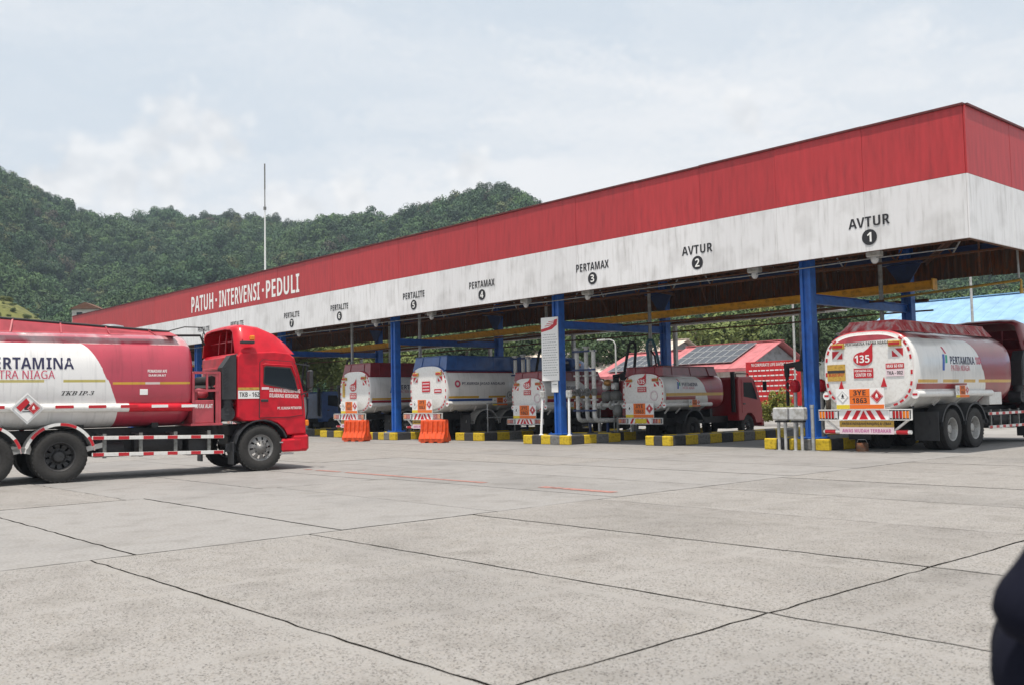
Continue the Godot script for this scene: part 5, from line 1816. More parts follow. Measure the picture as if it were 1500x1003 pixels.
func trucks() -> void:
	M.worn_red = mat(Color(1, 1, 1), 0.6, 0.0, noise_tex(61, 0.012, [[0.0, Color(0.62, 0.16, 0.18)], [0.42, Color(0.68, 0.22, 0.24)], [0.55, Color(0.72, 0.45, 0.45)], [0.7, Color(0.74, 0.66, 0.65)], [1.0, Color(0.66, 0.64, 0.64)]]), Vector3(0.5, 0.5, 0.5))
	M.cab_red = coat(mat(Color(0.36, 0.010, 0.018), 0.4), 0.4, 0.15)
	M.magenta = mat(Color(0.50, 0.10, 0.30), 0.6)
	var white := Color(0.77, 0.765, 0.745)
	var red := Color(0.36, 0.018, 0.034)
	var yellow := Color(0.62, 0.36, 0.03)
	# 1. the truck that drives in front of the canopy, sky sheen painted on top
	var p := spec(BIG, {"seed": 1, "front": Color(0.46, 0.045, 0.078), "top": Color(0.46, 0.045, 0.078), "wear_sheen": 0.5, "back": Color(0.80, 0.795, 0.79), "white_top": 2.80, "b_top": 3.70, "b_low": 4.42, "len": 6.03, "hw": 1.18, "cy": 2.06, "hh": 1.0, "cab_s": 7.24, "front_axle": 7.78, "cab_mat": M.red, "coam_mat": M.red_faded, "coam_top": 3.40, "coam_drop": 0.30, "coam_sink": 0.06, "coam_w1": 0.74, "dark_rail": true, "fender": M.white, "fender_stripes": true, "front_rim": M.rim_mid, "rim": M.rim_dark, "guard": [4.2, 6.94, 0.50, 0.84], "guard_drop": 0.035, "tube_y": 1.54, "tube_drop": 0.06, "tube_len": 4.62, "tube_marks": 10, "tube_front": M.red, "saddle": M.white,
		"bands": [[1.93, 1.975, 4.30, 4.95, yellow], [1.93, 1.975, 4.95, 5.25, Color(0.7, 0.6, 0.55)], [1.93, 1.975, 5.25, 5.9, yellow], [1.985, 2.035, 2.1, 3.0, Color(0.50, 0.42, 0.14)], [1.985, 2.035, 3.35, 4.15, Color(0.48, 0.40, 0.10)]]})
	var at := Vector3(-20.5, 0, -6.21)
	var a := deg_to_rad(5.7)
	var fwd := Vector3(sin(a), 0, -cos(a))
	var right := Vector3(cos(a), 0, sin(a))
	var t := tanker("tank_truck", "big red and white tank truck driving past in front of the canopy", at - fwd * 3.6 - right * 1.2, -a, p)
	pertamina_side(t, p, 1.0, 1.48, 2.36, 0.23, 1.62)
	side_text(t, p, "TKB IP.3", 0.085, 0.62, M.ink, 3.62, 1.79, "serif", 0.5)
	side_text(t, p, "PEMADAM API", 0.06, 0.40, M.white_print, 5.2, 2.24)
	side_text(t, p, "DARURAT", 0.045, 0.36, M.white_print, 5.2, 2.15)
	boxpart("placard", Vector3(1.185, 1.80, -5.22), Vector3(0.02, 0.12, 0.16), M.white_clean, t, 0.004)
	var hp := holder("hazard_placard", t, Vector3(1.285, 1.50, -2.98), Basis(Vector3.UP, PI * 0.5))
	diamond(hp, Vector3.ZERO, 0.31, M.white_clean, M.galv)
	diamond(hp, Vector3(0.11, 0.0, 0.011), 0.12, M.reflect_red, M.reflect_red)
	var b := MB.new()
	b.prism(PackedVector2Array([Vector2(-0.2, 0.02), Vector2(-0.02, 0.2), Vector2(0.04, 0.12), Vector2(-0.12, -0.06)]), Transform3D(Basis(), Vector3(0, 0, 0.011)), 0.003)
	obj(b, "red_print", M.reflect_red, hp)
	left_truck_extras(t, p)
	# 2. the white and red tanker at bay 1
	p = spec(BIG, {"seed": 2, "front": Color(0.27, 0.010, 0.022), "top": Color(0.27, 0.010, 0.022), "wear_sheen": 0.55, "len": 5.95, "fairing_lift": 0.22, "cy": 2.03, "hh": 0.99, "board_w": 1.27, "red_cap": 2.76, "back": white, "white_top": 2.80, "b_top": 3.25, "b_low": 4.15, "cab_mat": M.maroon, "coam_mat": M.worn_red, "coam_top": 3.25, "coam_w0": 0.66, "coam_w1": 0.50, "coam_slope": 0.25, "coam_sink": 0.05, "fender": M.black_plastic, "rim": M.rim_pale, "front_rim": M.rim_pale, "guard": [4.5, 6.9, 0.50, 0.86], "board_x": -0.08,
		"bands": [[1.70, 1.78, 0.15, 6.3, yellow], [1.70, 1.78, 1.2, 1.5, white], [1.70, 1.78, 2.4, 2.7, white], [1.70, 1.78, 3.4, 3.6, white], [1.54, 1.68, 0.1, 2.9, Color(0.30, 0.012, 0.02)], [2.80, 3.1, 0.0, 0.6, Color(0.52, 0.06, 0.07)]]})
	t = tanker("tank_truck", "white tank truck with a dark red front backed into bay 1, code TKA - 002", Vector3(-12.04, 0, -22.42), 0.0, p)
	pertamina_side(t, p, 0.85, 1.55, 2.24, 0.20, 1.45)
	side_text(t, p, "100A", 0.2, 0.36, M.red_ink, 3.62, 2.27)
	var z := -0.272
	flame_badge(t, Vector3(-0.10, 2.33, z), 1.0)
	text("PT.PERTAMINA PATRA NIAGA", 0.075, 1.28, M.ink_worn, t, Vector3(-0.05, 2.70, z))
	boxpart("blind_spot_sticker", Vector3(-0.84, 2.0, z + 0.002), Vector3(0.50, 0.42, 0.005), M.ochre, t)
	text("BLIND SPOT", 0.07, 0.42, M.reflect_red, t, Vector3(-0.84, 1.95, z + 0.008))
	boxpart("sticker_band", Vector3(-0.84, 2.03, z + 0.006), Vector3(0.48, 0.07, 0.003), M.ink_worn, t)
	boxpart("speed_sticker", Vector3(0.72, 2.12, z + 0.002), Vector3(0.46, 0.13, 0.005), M.reflect_red, t)
	text("MAX 60 KM", 0.08, 0.40, M.white_print, t, Vector3(0.72, 2.12, z + 0.008))
	boxpart("code_plate", Vector3(0.72, 1.955, z + 0.002), Vector3(0.46, 0.17, 0.005), M.pink_sign, t)
	text("TKA - 002", 0.085, 0.40, M.ink, t, Vector3(0.72, 1.955, z + 0.008))
	for tr in [[-0.72, 1.66], [0.42, 1.72]]:
		b = MB.new()
		b.prism(PackedVector2Array([Vector2(-0.08, -0.1), Vector2(0.08, -0.1), Vector2(0.01, 0.14)]), Transform3D(Basis(), Vector3(tr[0], tr[1], z)), 0.006)
		obj(b, "triangle_reflector", M.reflect_red, t)
	side_board(t, p, 2.35)
	boxpart("side_locker", Vector3(1.05, 1.27, -4.95), Vector3(0.30, 0.34, 0.80), M.white, t, 0.01)
	# 3. the small tanker at bay 3
	p = spec(SMALL, {"seed": 3, "front": red, "top": red, "back": white, "white_top": 2.18, "b_top": 1.9, "b_low": 2.45, "cab_mat": M.cab_red, "coam_mat": M.maroon, "fender": M.black_plastic, "rim": M.rim_dark,
		"bands": [[1.52, 1.60, 0.1, 3.4, yellow], [1.40, 1.51, 0.1, 1.7, Color(0.30, 0.012, 0.02)]]})
	t = tanker("tank_truck", "small red and white tank truck parked alone in bay 3", Vector3(-21.65, 0, -25.2), 0.0, p)
	small_rear(t, p, true)
	pertamina_side(t, p, 0.5, 0.75, 1.90, 0.12, 0.85)
	# 4. its twin at bay 4
	p = spec(p, {"seed": 4})
	t = tanker("tank_truck", "small white tank truck with a red top behind the column that carries the tall sign", Vector3(-26.45, 0, -24.3), 0.0, p)
	small_rear(t, p, false)
	pertamina_side(t, p, 0.5, 0.75, 1.90, 0.12, 0.85)
	# 5. the white and blue tanker at bay 5
	p = spec(BIG, {"seed": 5, "front": Color(0.018, 0.075, 0.26), "top": Color(0.018, 0.075, 0.26), "back": Color(0.74, 0.735, 0.71), "white_top": 2.66, "b_top": 3.4, "b_low": 4.1, "cab_mat": M.truck_blue, "coam_mat": M.truck_blue, "coam_top": 3.26, "coam_w0": 0.90, "coam_w1": 0.84, "coam_slope": 0.12, "coam_sink": 0.2, "fender": M.rim_pale, "rim": M.rim_dark, "front_rim": M.rim_dark, "guard": [4.5, 6.9, 0.50, 0.86], "board_w": 1.3, "tube_mat": M.white,
		"bands": [[1.62, 1.70, 0.1, 1.6, yellow], [1.62, 1.70, 2.1, 3.0, yellow], [1.50, 1.60, 0.1, 3.1, Color(0.02, 0.07, 0.26)], [2.61, 2.67, 0.1, 3.5, Color(0.25, 0.02, 0.03)]]})
	t = tanker("tank_truck", "white tank truck with a blue top in bay 5, behind an orange barrier", Vector3(-30.5, 0, -22.6), 0.0, p)
	side_text(t, p, "PT.KURNIA JAGAD ANDALAS", 0.13, 2.2, M.navy_ink, 1.85, 2.18)
	b = MB.new()
	b.lathe(Vector3.ZERO, Vector3(0, 0, 1), [[0.07, 0.0], [0.07, 0.003], [0.14, 0.003], [0.14, 0.0]], 22)
	on_tank(obj(b, "emblem", M.red_ink, t), p, 0.52, 2.18)
	boxpart("call_sticker", Vector3(-0.1, 2.1, z), Vector3(0.52, 0.42, 0.004), M.reflect_red, t)
	for k in 3: boxpart("sticker_print", Vector3(-0.1, 2.22 - 0.12 * k, z + 0.005), Vector3(0.44, 0.035, 0.003), M.pink_sign, t)
	boxpart("speed_sticker", Vector3(0.66, 1.92, z), Vector3(0.46, 0.15, 0.004), M.reflect_red, t)
	boxpart("sticker_print", Vector3(0.66, 1.92, z + 0.005), Vector3(0.38, 0.05, 0.003), M.pink_sign, t)
	side_board(t, p, 2.6)
	# 6. the white tanker with a red top at bay 6
	p = spec(BIG, {"seed": 6, "front": red, "top": red, "back": Color(0.75, 0.745, 0.72), "white_top": 2.62, "b_top": 4.2, "b_low": 5.0, "cab_mat": M.maroon, "coam_mat": M.maroon, "coam_top": 3.22, "coam_w0": 0.92, "coam_w1": 0.84, "coam_slope": 0.10, "coam_sink": 0.26, "fender": M.rim_pale, "rim": M.rim_pale, "front_rim": M.rim_dark, "guard": [4.5, 6.9, 0.50, 0.86], "board_w": 1.3, "tube_mat": M.white,
		"bands": [[1.64, 1.72, 0.1, 6.2, yellow], [1.52, 1.62, 0.1, 4.2, Color(0.33, 0.012, 0.02)]]})
	t = tanker("tank_truck", "white tank truck with a flat red top in bay 6, behind an orange barrier", Vector3(-36.0, 0, -22.75), 0.0, p)
	flame_badge(t, Vector3(-0.1, 2.2, z), 1.0)
	pertamina_side(t, p, 0.8, 1.1, 2.16, 0.19, 1.5)
	boxpart("side_sticker", Vector3(-0.86, 2.1, z), Vector3(0.2, 0.62, 0.004), M.ochre, t)
	# 7. the blue truck farther along
	p = spec(SMALL, {"seed": 7, "front": Color(0.02, 0.085, 0.30), "top": Color(0.02, 0.085, 0.30), "back": Color(0.02, 0.085, 0.30), "white_top": 2.0, "b_top": 1.0, "b_low": 1.2, "cab_mat": M.truck_blue, "coam_mat": M.truck_blue, "fender": M.black_plastic, "rim": M.rim_dark, "bands": []})
	tanker("tank_truck", "all blue tank truck beyond the front of the red cab", Vector3(-45.4, 0, -22.1), 0.0, p)

func small_rear(t: Node3D, p: Dictionary, plate: bool) -> void:
	var z: float = p.z_tank + 0.03
	flame_badge(t, Vector3(-0.02, 2.04, z), 0.75)
	if plate:
		boxpart("number_plate", Vector3(0.06, p.bumper_y, 0.02), Vector3(0.5, 0.15, 0.01), M.plate_yellow, t)
	var b := MB.new()
	b.lathe(Vector3(0.5, 1.55, z), Vector3(0, 0, 1), [[0.13, 0.0], [0.13, 0.003], [0.17, 0.003], [0.17, 0.0]], 22)
	obj(b, "round_sticker", M.pink_sign, t)
	side_board(t, p, 1.5)

func side_board(t: Node3D, p: Dictionary, s: float) -> void:
	var k := 1.0 if p.big else 0.8
	hazard_board(t, Vector3(p.hw + 0.09, p.tube_y + 0.05, p.z_tank - s), 0.78 * k, Basis(Vector3.UP, PI * 0.5))

func left_truck_extras(t: Node3D, p: Dictionary) -> void:
	# rack and tool box between tank and cab
	var o := holder("tool_rack", t)
	var x := 1.12
	var b := MB.new()
	b.box(Vector3(x - 0.5, 1.08, -6.56), Vector3(1.1, 0.05, 0.70), 0.006)
	obj(b, "platform", M.red_faded, o)
	b = MB.new()
	b.box(Vector3(x - 0.32, 1.36, -6.50), Vector3(0.66, 0.50, 0.46), 0.01)
	obj(b, "tool_box", M.red_faded, o)
	text("KOTAK ALAT", 0.085, 0.40, M.white_print, o, Vector3(x + 0.016, 1.48, -6.50), Basis(Vector3.UP, PI * 0.5))
	b = MB.new()
	for s in [6.28, 6.86]: b.box(Vector3(x, 1.66, -s), Vector3(0.05, 1.12, 0.05), 0.005)
	b.box(Vector3(x - 0.002, 1.66, -6.82), Vector3(0.03, 1.10, 0.10))
	for y in [1.82, 2.21]: b.bar(Vector3(x, y, -6.28), Vector3(x, y, -6.86), 0.05, 0.05)
	for y in [1.82, 2.21]: b.bar(Vector3(x - 0.9, y, -6.86), Vector3(x, y, -6.86), 0.04, 0.04)
	b.bar(Vector3(x, 1.82, -6.58), Vector3(x, 2.2, -6.58), 0.04, 0.04)
	obj(b, "frame", M.red_faded, o)
	b = MB.new()
	b.lathe(Vector3(x - 0.45, 1.66, -6.55), Vector3.UP, [[0.0, 0.0], [0.17, 0.0], [0.2, 0.05], [0.2, 0.12], [0.13, 0.2], [0.0, 0.22]], 14)
	b.cyl(Vector3(x - 0.25, 1.62, -6.4), Vector3(x - 0.25, 1.80, -6.4), 0.06, 0.06, 10)
	obj(b, "hand_pump", M.red_faded, o)
	b = MB.new()
	b.box(Vector3(-0.25, 1.5, -6.78), Vector3(1.3, 0.9, 0.5), 0.06)
	b.cyl(Vector3(-0.9, 0.9, -6.75), Vector3(-0.9, 2.9, -6.75), 0.09, 0.09, 12)
	b.cyl(Vector3(0.35, 2.05, -6.95), Vector3(-0.6, 2.05, -6.95), 0.12, 0.12, 12)
	obj(b, "added_dark_parts", M.chassis, t)  # dark parts added to darken the bright gap between tank and cab
	# walkway bracket from the tank top to the cab
	b = MB.new()
	b.tube([Vector3(-0.3, 3.1, -6.1), Vector3(-0.3, 3.12, -6.9), Vector3(-0.3, 2.9, -7.0)], 0.03, 6)
	b.tube([Vector3(0.3, 3.16, -6.0), Vector3(0.3, 3.26, -6.35), Vector3(0.3, 3.26, -6.75), Vector3(0.3, 3.1, -6.8)], 0.014, 6)
	obj(b, "walkway_bracket", M.chassis, t)
	# plates and lettering on the cab side
	var xf := Basis(Vector3.UP, PI * 0.5)
	boxpart("code_plate", Vector3(p.cab_hw + 0.004, 1.72, -7.51), Vector3(0.008, 0.18, 0.52), M.white_clean, t)
	text("TKB - 162", 0.105, 0.46, M.ink, t, Vector3(p.cab_hw + 0.0105, 1.72, -7.51), xf)
	boxpart("cab_stripe", Vector3(p.cab_hw + 0.003, 1.85, -7.51), Vector3(0.005, 0.055, 0.52), M.ochre, t)
	boxpart("cab_stripe", Vector3(p.cab_hw + 0.0155, 1.855, -7.88), Vector3(0.005, 0.055, 0.17), M.pink_sign, t)
	text("DILARANG MENUMPANG", 0.085, 0.74, M.white_print, t, Vector3(p.cab_hw + 0.016, 1.80, -8.35), xf * Basis(Vector3(0, 0, 1), -0.05))
	text("DILARANG MEROKOK", 0.085, 0.70, M.white_print, t, Vector3(p.cab_hw + 0.016, 1.68, -8.33), xf * Basis(Vector3(0, 0, 1), -0.05))
	text("PT. ELNUSA PETROFIN", 0.06, 0.58, M.white_print, t, Vector3(p.cab_hw + 0.016, 1.40, -8.46), xf)

# ------------------------------------------------------------------ kerbed islands
func islands() -> void:
	for d in [["kerbed island with the column and grey switch boxes beside bay 1", -15.25, -13.3, -22.9, -31.0], ["long narrow kerbed island beside the small truck that stands alone", -19.75, -18.75, -23.2, -32.0], ["kerbed island carrying the column with the tall sign", -24.5, -22.3, -22.4, -24.95], ["kerbed island behind the column with the tall sign", -24.5, -22.9, -24.99, -31.0], ["kerbed island without a column beside the blue topped tanker", -29.35, -27.75, -23.3, -31.0], ["kerbed island with a blue column between the two orange barriers", -34.1, -32.1, -22.4, -31.0], ["kerbed island without a column just beyond the red truck cab", -39.4, -37.6, -23.3, -31.0], ["kerbed island with a blue column hidden behind the red truck cab", -43.7, -41.9, -22.4, -31.0], ["kerbed island beyond the all blue tank truck", -48.6, -47.0, -22.6, -31.0], ["kerbed island with a blue column past bay 9", -53.3, -51.5, -22.4, -31.0], ["kerbed island with the last blue column of the canopy", -62.9, -61.1, -22.4, -31.0]]:
		kerb_island(d[0], d[1], d[2], d[3], d[4])

func kerb_island(label: String, x0: float, x1: float, z1: float, z0: float) -> void:
	var t := thing("kerb_island", label, "kerb island", Vector3((x0 + x1) * 0.5, 0, z1), 0.0, "kerbed islands between the bays")
	var w := x1 - x0
	var l := z1 - z0
	var h := 0.3
	boxpart("fill", Vector3(0, h * 0.5 - 0.012, -l * 0.5), Vector3(w - 0.3, h - 0.024, l - 0.3), M.kerb_top, t)
	var n := maxi(3, int(round(w / 0.52)))
	if n % 2 == 0: n += 1
	for i in n:
		kerb_block(t, Vector3(-w * 0.5 + w * (i + 0.5) / n, h * 0.5, -0.08), Vector3(w / n - 0.004, h, 0.16), i)
	var m := int(l / 0.62)
	for i in m:
		for s in [-1.0, 1.0]:
			kerb_block(t, Vector3(s * (w * 0.5 - 0.08), h * 0.5, -0.164 - (l - 0.17) * (i + 0.5) / m), Vector3(0.16, h, (l - 0.17) / m - 0.004), i + n % 2)

func kerb_block(t: Node3D, at: Vector3, s: Vector3, i: int) -> void:
	var key := "kerb%.3f%.3f" % [s.x, s.z]
	if not MESH.has(key):
		var b := MB.new()
		b.box(Vector3.ZERO, s, 0.022)
		MESH[key] = b.done()
	put(MESH[key], "kerb_block", M.kerb_yellow if i % 2 == 0 else (M.kerb_black if i % 4 == 1 else M.kerb_grey), t, at)

# ------------------------------------------------------------------ loading equipment
func flange(b: MB, at: Vector3, ax: Vector3, r: float) -> void:
	b.cyl(at - ax * 0.025, at - ax * 0.004, r, r, 14)
	b.cyl(at + ax * 0.004, at + ax * 0.025, r, r, 14)

func handwheel(b: MB, at: Vector3, ax: Vector3, r: float) -> void:
	var x := (Vector3.UP if absf(ax.y) < 0.9 else Vector3.RIGHT).cross(ax).normalized()
	var y := ax.cross(x)
	var pts := []
	for i in 15: pts.append(at + (x * cos(TAU * i / 14.0) + y * sin(TAU * i / 14.0)) * r)
	b.tube(pts, 0.014, 5)
	for i in 3: b.cyl(at, at + (x * cos(TAU * i / 3.0) + y * sin(TAU * i / 3.0)) * r, 0.01, 0.01, 5)
	b.cyl(at - ax * 0.2, at + ax * 0.03, 0.016, 0.016, 6)

func skid(label: String, at: Vector3, pipes: Array, m: Material) -> Node3D:   # risers, header, meter and valves of one loading point
	var t := thing("loading_skid", label, "pipework", at, 0.0, "loading pipework on the islands")
	for k in pipes.size():
		var q: Array = pipes[k]       # x, z, height
		var o := holder("riser", t, Vector3(q[0], 0, q[1]))
		var b := MB.new()
		var bend := []
		for i in 7:
			var a := PI * 0.5 * i / 6.0
			bend.append(Vector3(0, 0.62 - sin(a) * 0.2, -0.2 + cos(a) * 0.2))
		b.tube([Vector3(0, q[2], 0), Vector3(0, 0.64, 0)] + bend + [Vector3(0, 0.42, -1.1)], 0.075, 12)
		flange(b, Vector3(0, 1.15, 0), Vector3.UP, 0.14)
		flange(b, Vector3(0, 2.0, 0), Vector3.UP, 0.14)
		flange(b, Vector3(0, q[2], 0), Vector3.UP, 0.13)
		obj(b, "pipe", m, o)
		b = MB.new()
		b.lathe(Vector3(0, 1.42, 0), Vector3.UP, [[0.08, -0.12], [0.105, -0.08], [0.115, 0.0], [0.105, 0.08], [0.08, 0.12]], 14)
		b.cyl(Vector3(0, 1.42, 0.1), Vector3(0, 1.42, 0.3), 0.04, 0.04, 8)
		handwheel(b, Vector3(0, 1.42, 0.34), Vector3(0, 0, 1), 0.14)
		obj(b, "valve", M.valve_grey, o)
	var b := MB.new()
	var lo: float = pipes[0][0]
	var hi: float = pipes[pipes.size() - 1][0]
	for y in [0.78, 2.2, 2.85]:
		b.bar(Vector3(lo - 0.12, y, pipes[0][1] + 0.1), Vector3(hi + 0.12, y, pipes[0][1] + 0.1), 0.05, 0.06)
	for x in [lo, hi]: b.bar(Vector3(x, 0.0, pipes[0][1] - 0.6), Vector3(x, 0.42, pipes[0][1] - 0.6), 0.07, 0.07)
	obj(b, "bracket", M.navy_steel, t)
	b = MB.new()      # flow meter and strainer on the header behind
	b.cyl(Vector3(lo - 0.3, 0.95, -1.3), Vector3(hi + 0.7, 0.95, -1.3), 0.09, 0.09, 14)
	for x in [lo, (lo + hi) * 0.5, hi]: flange(b, Vector3(x, 0.95, -1.3), Vector3.RIGHT, 0.17)
	for x in [lo - 0.2, hi + 0.5]: b.bar(Vector3(x, 0, -1.3), Vector3(x, 0.9, -1.3), 0.08, 0.08)
	obj(b, "header", m, t)
	for k in 2:
		var o := holder("flow_meter", t, Vector3(lerpf(lo, hi, 0.25 + 0.5 * k), 1.2, -1.3))
		b = MB.new()
		b.lathe(Vector3.ZERO, Vector3.UP, [[0.0, -0.14], [0.18, -0.12], [0.21, 0.0], [0.21, 0.16], [0.16, 0.24], [0.0, 0.26]], 16)
		obj(b, "meter_body", M.valve_grey, o)
		b = MB.new()
		b.box(Vector3(0, 0.42, 0.05), Vector3(0.26, 0.26, 0.18), 0.03)
		obj(b, "register", M.grey_paint, o)
		b = MB.new()
		b.cyl(Vector3(0, 0.42, 0.14), Vector3(0, 0.42, 0.155), 0.09, 0.09, 14)
		obj(b, "dial", M.white_clean, o)
	b = MB.new()
	b.cyl(Vector3(lo, 0.42, -0.9), Vector3(lo, 0.85, -0.9), 0.14, 0.14, 14)
	obj(b, "air_separator", M.valve_grey, t)
	b = MB.new()
	b.lathe(Vector3(hi + 0.3, 0.75, -0.8), Vector3.UP, [[0.0, -0.2], [0.16, -0.18], [0.18, 0.0], [0.12, 0.2], [0.0, 0.22]], 14)
	b.cyl(Vector3(hi + 0.3, 0.0, -0.8), Vector3(hi + 0.3, 0.6, -0.8), 0.05, 0.05, 8)
	obj(b, "strainer", M.valve_grey, t)
	b = MB.new()
	b.lathe(Vector3((lo + hi) * 0.5, 1.75, -1.1), Vector3.RIGHT, [[0.0, -0.12], [0.1, -0.1], [0.12, 0.0], [0.1, 0.1], [0.0, 0.12]], 12)
	obj(b, "vent_valve", M.brass, t)
	return t

func arm(label: String, at: Vector3, m: Material, turn := 0.0) -> Node3D:    # swivel loading arm on a post
	var t := thing("fuel_loading_crane", label, "loading arm", at, turn, "loading arms over the bays")
	var b := MB.new()
	b.cyl(Vector3.ZERO, Vector3(0, 1.55, 0), 0.09, 0.09, 12)
	flange(b, Vector3(0, 1.55, 0), Vector3.UP, 0.16)
	b.box(Vector3(0, 0.02, 0), Vector3(0.4, 0.04, 0.4))
	obj(b, "post", M.grey_paint, t)
	b = MB.new()
	b.lathe(Vector3(0, 1.72, 0), Vector3.UP, [[0.0, -0.16], [0.12, -0.12], [0.14, 0.0], [0.12, 0.1], [0.06, 0.16], [0.0, 0.16]], 14)
	obj(b, "swivel", M.red, t)
	b = MB.new()
	b.tube([Vector3(0.05, 1.9, 0), Vector3(0.12, 2.5, 0), Vector3(0.18, 3.0, 0), Vector3(0.16, 3.18, 0), Vector3(0.06, 3.27, 0), Vector3(-0.08, 3.25, 0), Vector3(-0.16, 3.12, 0), Vector3(-0.3, 2.6, 0), Vector3(-0.42, 2.12, 0)], 0.055, 10)
	obj(b, "arm_pipe", m, t)
	b = MB.new()
	b.cyl(Vector3(-0.3, 2.1, 0), Vector3(-0.95, 2.02, 0), 0.075, 0.075, 12)
	b.cyl(Vector3(-0.42, 2.0, -0.12), Vector3(-0.42, 2.0, 0.12), 0.15, 0.15, 14)
	b.cyl(Vector3(-0.9, 2.1, 0), Vector3(-0.9, 1.7, 0), 0.09, 0.07, 12)
	b.cyl(Vector3(-0.9, 1.7, 0), Vector3(-0.9, 0.85, 0), 0.05, 0.05, 10)
	obj(b, "drop_pipe", m, t)
	b = MB.new()
	b.tube([Vector3(0.05, 1.8, 0.05), Vector3(0.3, 1.4, 0.1), Vector3(0.34, 0.9, 0.1), Vector3(0.15, 0.45, 0.08), Vector3(0.0, 0.3, 0.05)], 0.04, 8)
	obj(b, "hose", M.hose_black, t)
	return t

func bay_equipment() -> void:
	var sk := skid("white risers and valves on the island of the tall sign", Vector3(-23.55, 0.3, -24.6), [[-0.42, 0.0, 2.95], [-0.12, -0.15, 3.0], [0.42, 0.05, 2.85]], M.pipe_white)
	for d in [["white risers and valves on the island of the grey switch boxes", Vector3(-14.5, 0.3, -26.6)], ["white risers and valves beside the blue topped tank truck", Vector3(-28.6, 0.3, -26.2)], ["white risers and valves between the flat red topped and the blue topped truck", Vector3(-33.2, 0.3, -26.2)], ["white risers and valves close beyond the front of the red truck cab", Vector3(-38.5, 0.3, -28.2)]]:
		copy_thing(sk, "loading_skid", d[0], d[1])
	var a := arm("black loading arm bent over on its post beside the grey switch boxes", Vector3(-15.0, 0.3, -25.2), M.hose_black)
	for d in [["black loading arm in front of the all blue truck", Vector3(-38.9, 0.3, -24.6)], ["black loading arm beyond the red truck cab", Vector3(-42.4, 0.3, -24.3)]]:
		copy_thing(a, "fuel_loading_crane", d[0], d[1])
	var teal := arm("dark teal loading arm beside the small truck in bay 3", Vector3(-22.75, 0.3, -27.2), M.teal, PI)
	# tall grey drop pipes that hang from the roof beside the bays
	for d in [[-23.1, -27.6, "grey drop pipe rising behind the risers of the tall sign"], [-23.9, -29.4, "grey drop pipe next to the rear column behind the tall sign"], [-28.6, -27.6, "grey drop pipe behind the blue topped tank truck"], [-33.3, -24.6, "grey drop pipe behind the column between the orange barriers"], [-38.3, -24.4, "grey drop pipe beyond the red truck cab"], [-39.0, -27.0, "grey drop pipe between the all blue truck and the red topped one"], [-14.3, -28.0, "grey drop pipe behind the truck in bay 1"]]:
		var t := thing("drop_pipe", d[2], "pipe", Vector3(d[0], 0.3, d[1]), 0.0, "drop pipes under the canopy roof")
		var b := MB.new()
		b.cyl(Vector3.ZERO, Vector3(0, 6.0, 0), 0.065, 0.065, 10)
		obj(b, "pipe", M.galv, t)
		b = MB.new()
		flange(b, Vector3(0, 1.2, 0), Vector3.UP, 0.12)
		flange(b, Vector3(0, 3.1, 0), Vector3.UP, 0.12)
		obj(b, "flanges", M.valve_grey, t)
		b = MB.new()
		b.tube([Vector3(0.07, 2.9, 0.05), Vector3(0.35, 2.7, 0.2), Vector3(0.5, 2.1, 0.25), Vector3(0.4, 1.5, 0.22), Vector3(0.12, 1.15, 0.1)], 0.035, 8)
		obj(b, "hose", M.hose_black, t)
	# thin hand rails and cable ladders on the islands
	for d in [[-28.45, -24.2, 5.6, "thin grey hand rail beside the blue topped tank truck"], [-33.0, -24.0, 5.8, "thin grey hand rail behind the column between the orange barriers"], [-38.6, -24.0, 5.6, "thin grey hand rail beyond the red truck cab"], [-23.0, -25.4, 4.8, "thin grey hand rail behind the risers of the tall sign"], [-14.5, -24.4, 5.4, "thin grey hand rail behind the grey switch boxes"]]:
		var t := thing("hand_rail", d[3], "railing", Vector3(d[0], 0.3, d[1]), 0.0, "hand rails on the islands")
		for k in 5:
			var b := MB.new()
			b.cyl(Vector3(0, 0, -d[2] * k / 4.0), Vector3(0, 1.1, -d[2] * k / 4.0), 0.022, 0.022, 8)
			obj(b, "post", M.galv, t)
		for y in [0.55, 1.1]:
			var b := MB.new()
			b.cyl(Vector3(0, y, 0.04), Vector3(0, y, -d[2] - 0.04), 0.02, 0.02, 8)
			obj(b, "rail", M.galv, t)
	for d in [["black loading arm behind the blue topped tank truck", Vector3(-28.7, 0.3, -27.4)], ["black loading arm on the island between the orange barriers", Vector3(-33.3, 0.3, -26.9)], ["black loading arm behind the risers of the tall sign", Vector3(-24.0, 0.3, -27.6)]]:
		copy_thing(a, "fuel_loading_crane", d[0], d[1]).set_meta("label", d[0])
	# grey switch boxes on twin posts
	var sw := thing("switch_box", "grey switch box on two posts, the one next to the blue column", "switch box", Vector3(-13.98, 0, -22.62), 0.0, "switch boxes at the column")
	boxpart("cabinet", Vector3(0, 0.97, 0), Vector3(0.43, 0.34, 0.24), M.grey_paint, sw, 0.035)
	boxpart("lid", Vector3(0, 0.975, 0.128), Vector3(0.38, 0.28, 0.02), M.grey_paint, sw, 0.008)
	boxpart("cable_gland", Vector3(0, 0.77, 0), Vector3(0.36, 0.05, 0.16), M.chassis, sw, 0.01)
	for x in [-0.11, 0.09]:
		var b := MB.new()
		b.cyl(Vector3(x, 0, 0), Vector3(x, 0.8, 0), 0.04, 0.04, 12)
		b.cyl(Vector3(x, 0, 0), Vector3(x, 0.012, 0), 0.085, 0.085, 12)
		obj(b, "post", M.grey_paint, sw)
	copy_thing(sw, "switch_box", "grey switch box on two posts, the one farther from the blue column", Vector3(-14.5, 0, -22.66))
	var ps := thing("conduit_post", "bare grey conduit post standing between switch box and blue column", "post", Vector3(-13.62, 0, -22.7))
	var pb := MB.new()
